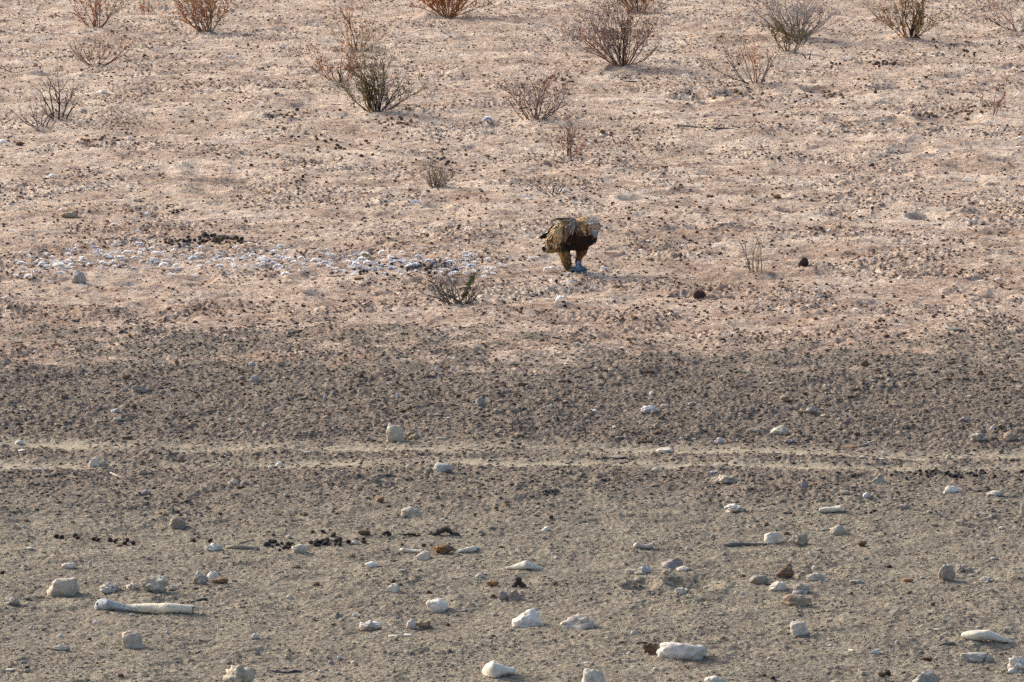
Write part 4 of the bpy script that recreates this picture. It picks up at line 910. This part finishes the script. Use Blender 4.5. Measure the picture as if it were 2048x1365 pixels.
for i in range(6): quill(g, (430 + i * 8, 470 + i * 22, -40 + i * 8), (165 + i * 26, 604 + (i % 3) * 9 - i * 2, -30 + i * 12), 20, (.022, .015, .013), 12)
for i in range(7): quill(g, (462 - i * 4, 340 + i * 30, -80), (330 + i * 2, 520 + i * 22, -70 + i * 6), 22, (.026, .018, .016), 8)
for i in range(3): quill(g, (360, 640 + i * 14, -30), (250 + i * 12, 706 - i * 10, -20 + i * 6), 12, [(.03, .03, .035), (.42, .42, .42), (.02, .018, .018)][i], 4)
g.make("flight_feathers", M_FEATHER, wing)
g = Geo()                                    # dark scapulars along the top edge of the near wing
for i in range(14): quill(g, (890 - i * 22, 300 - i * 5 + (i % 3) * 6, -120 + i * 5), (760 - i * 25, 255 - (i % 4) * 9 + max(0, i - 8) * 4, -125 + i * 8), 20, rs_c := random.choice([(.045, .03, .026), (.09, .06, .045), (.14, .10, .08)]), 16, (0, -.75, .65))
quill(g, (600, 250, -60), (412, 290, -50), 17, (.07, .04, .028), 22, (0, -.6, .8)); quill(g, (640, 245, -70), (440, 278, -60), 15, (.05, .03, .022), 26, (0, -.6, .8))
g.make("scapular_feathers", M_FEATHER, wing)
# far wing
V2, F2, N2 = blob([[(780, 340, 120, 100), (640, 380, 150, 110), (520, 480, 150, 95), (430, 590, 120, 70)]], 18)
wing2 = link("wing", mesh("wing", V2, F2, M_FEATHER, np.array([np.array(UMB)] * len(V2))), eagle)
coat(V2, F2, N2, 420, 74, 14, lambda u, w, d, rs: ((-.6, -.75), rs.choice([UMB, (.09, .055, .04), (.20, .14, .10), (.28, .20, .14)]), None, 1.1), 13).make("covert_feathers", M_FEATHER, wing2)
# tail
g = Geo()
for i in range(11):
    t = i / 10; quill(g, (560 - t * 20, 700 + t * 50, -40 + t * 90), (232 + 40 * abs(t - .35), 752 + 92 * t, -30 + t * 110), 30, [(.06, .035, .02), (.10, .06, .03), (.045, .028, .018)][i % 3], -26 - t * 20, (0, -.9, -.1 + .5 * (1 - t)))
for i in range(5): quill(g, (540, 740 + i * 8, -48 + i * 6), (330 + i * 16, 846 + i * 6, -46), 20, [(.42, .24, .08), (.26, .14, .05)][i % 2], -18, (0, -1, 0))
tail = g.make("tail", M_FEATHER, eagle)
g = Geo()
for i in range(5): quill(g, (352 + i * 4, 650 + i * 22, -100), (322 + i * 5, 800 + i * 6, -88), 13, [(.50, .44, .38), (.34, .26, .19), (.55, .48, .40)][i % 3], 0)
g.make("tertial_feathers", M_FEATHER, wing)
# head details: the head hangs down, face turned to the camera's right
def cone(g, secs, col, n=10):
    g.tube([E(*s[:3]) for s in secs], [s[3] * EU for s in secs], col, n)
g = Geo(); cone(g, [(1204, 456, -175, 50), (1204, 490, -194, 48), (1202, 525, -198, 38), (1194, 556, -184, 24), (1180, 582, -160, 7)], (.5, .5, .5)); beak = g.make("beak", M_BEAK, eagle)
g = Geo(); cone(g, [(1204, 446, -170, 52), (1204, 472, -186, 51)], (.5, .4, .1)); g.make("cere", mat_plain("cere", (.46, .52, .50), (.40, .42, .34), rough=.6, bump=.001), beak)
g = Geo(); cone(g, [(1188, 580, -176, 15), (1183, 598, -158, 8), (1176, 610, -146, 2)], (.1, .1, .1)); g.make("beak_tip", M_HORN, beak)
for (u, v, d) in ((1118, 392, -178), (1266, 410, -168)):
    vv, ff = ICO2; c = E(u, v, d); ey = link("eye", mesh("eye", vv * 19 * EU, ff, M_EYE), eagle, c)
    g = Geo(); g.tube([c + Vector((-14 * EU, -8 * EU, 14 * EU)), c + Vector((4 * EU, -12 * EU, 20 * EU)), c + Vector((20 * EU, -8 * EU, 2 * EU))], [4 * EU, 8 * EU, 4 * EU], (.5, .45, .4), 6); g.make("brow", M_FEATHER, eagle)
# feet
def foot(u, v, d, s):
    g = Geo(); c = E(u, v, d); r = 17 * EU
    g.tube([c + Vector((0, 0, 60 * EU)), c + Vector((0, 0, 30 * EU)), c + Vector((0, 0, 14 * EU))], [r * 1.2, r * 1.1, r], (.5, .4, .1), 8)
    ft = g.make("foot", M_TOE, eagle)
    for a in (-.55, 0.0, .55, math.pi):
        g = Geo(); dr = Vector((math.cos(a - .45), math.sin(a - .45), 0)); L = (78 if a != math.pi else 48) * EU
        p = [c + Vector((0, 0, 20 * EU)), c + dr * L * .35 + Vector((0, 0, 30 * EU)), c + dr * L * .75 + Vector((0, 0, 20 * EU)), c + dr * L + Vector((0, 0, 8 * EU))]
        g.tube(p, [12 * EU, 13 * EU, 11 * EU, 8 * EU], (.5, .4, .1), 7); g.make("toe", M_TOE, ft)
        g = Geo(); q = p[-1]; g.tube([q, q + dr * 16 * EU + Vector((0, 0, 4 * EU)), q + dr * 28 * EU - Vector((0, 0, 10 * EU))], [7 * EU, 5 * EU, 1 * EU], (.03, .03, .03), 6); g.make("talon", M_HORN, ft)
foot(712, 1203, -48, 1); foot(885, 1150, 5, 1)
# prey: a grey pigeon-like carcass under the talons
prey = bpy.data.objects.new("bird_carcass", None); COL.objects.link(prey); prey.location = EB
tag(prey, "torn blue grey bird carcass pinned under the eagle's feet", "prey")
V3, F3, N3 = blob([[(820, 1150, -40, 44), (900, 1145, -50, 58), (970, 1155, -50, 52), (1020, 1175, -40, 34)], [(905, 1110, -40, 45), (915, 1050, -40, 36), (918, 1026, -40, 26)]], 9)
link("body", mesh("carcass_body", V3, F3, M_FEATHER, np.array([(.13, .17, .24)] * len(V3))), prey)
coat(V3, F3, N3, 520, 44, 11, lambda u, w, d, rs: ((rs.uniform(-1, 1), rs.uniform(-1, .6)), rs.choice([(.14, .20, .30), (.20, .27, .38), (.32, .38, .46), (.08, .11, .16), (.42, .47, .54)]), None, 1), 21).make("ruffled_feathers", M_FEATHER, prey)
for (a, b) in (((970, 1120, -70), (1055, 1195, -60)), ((985, 1130, -80), (1030, 1215, -80)), ((800, 1120, -70), (790, 1190, -90)), ((830, 1110, -75), (850, 1210, -110)), ((905, 1120, -95), (895, 1215, -120)), ((940, 1110, -95), (965, 1215, -110))):
    g = Geo(); quill(g, a, b, 15, random.choice([(.10, .15, .23), (.20, .26, .36), (.07, .09, .12)]), 10); g.make("wing_feather", M_FEATHER, prey)
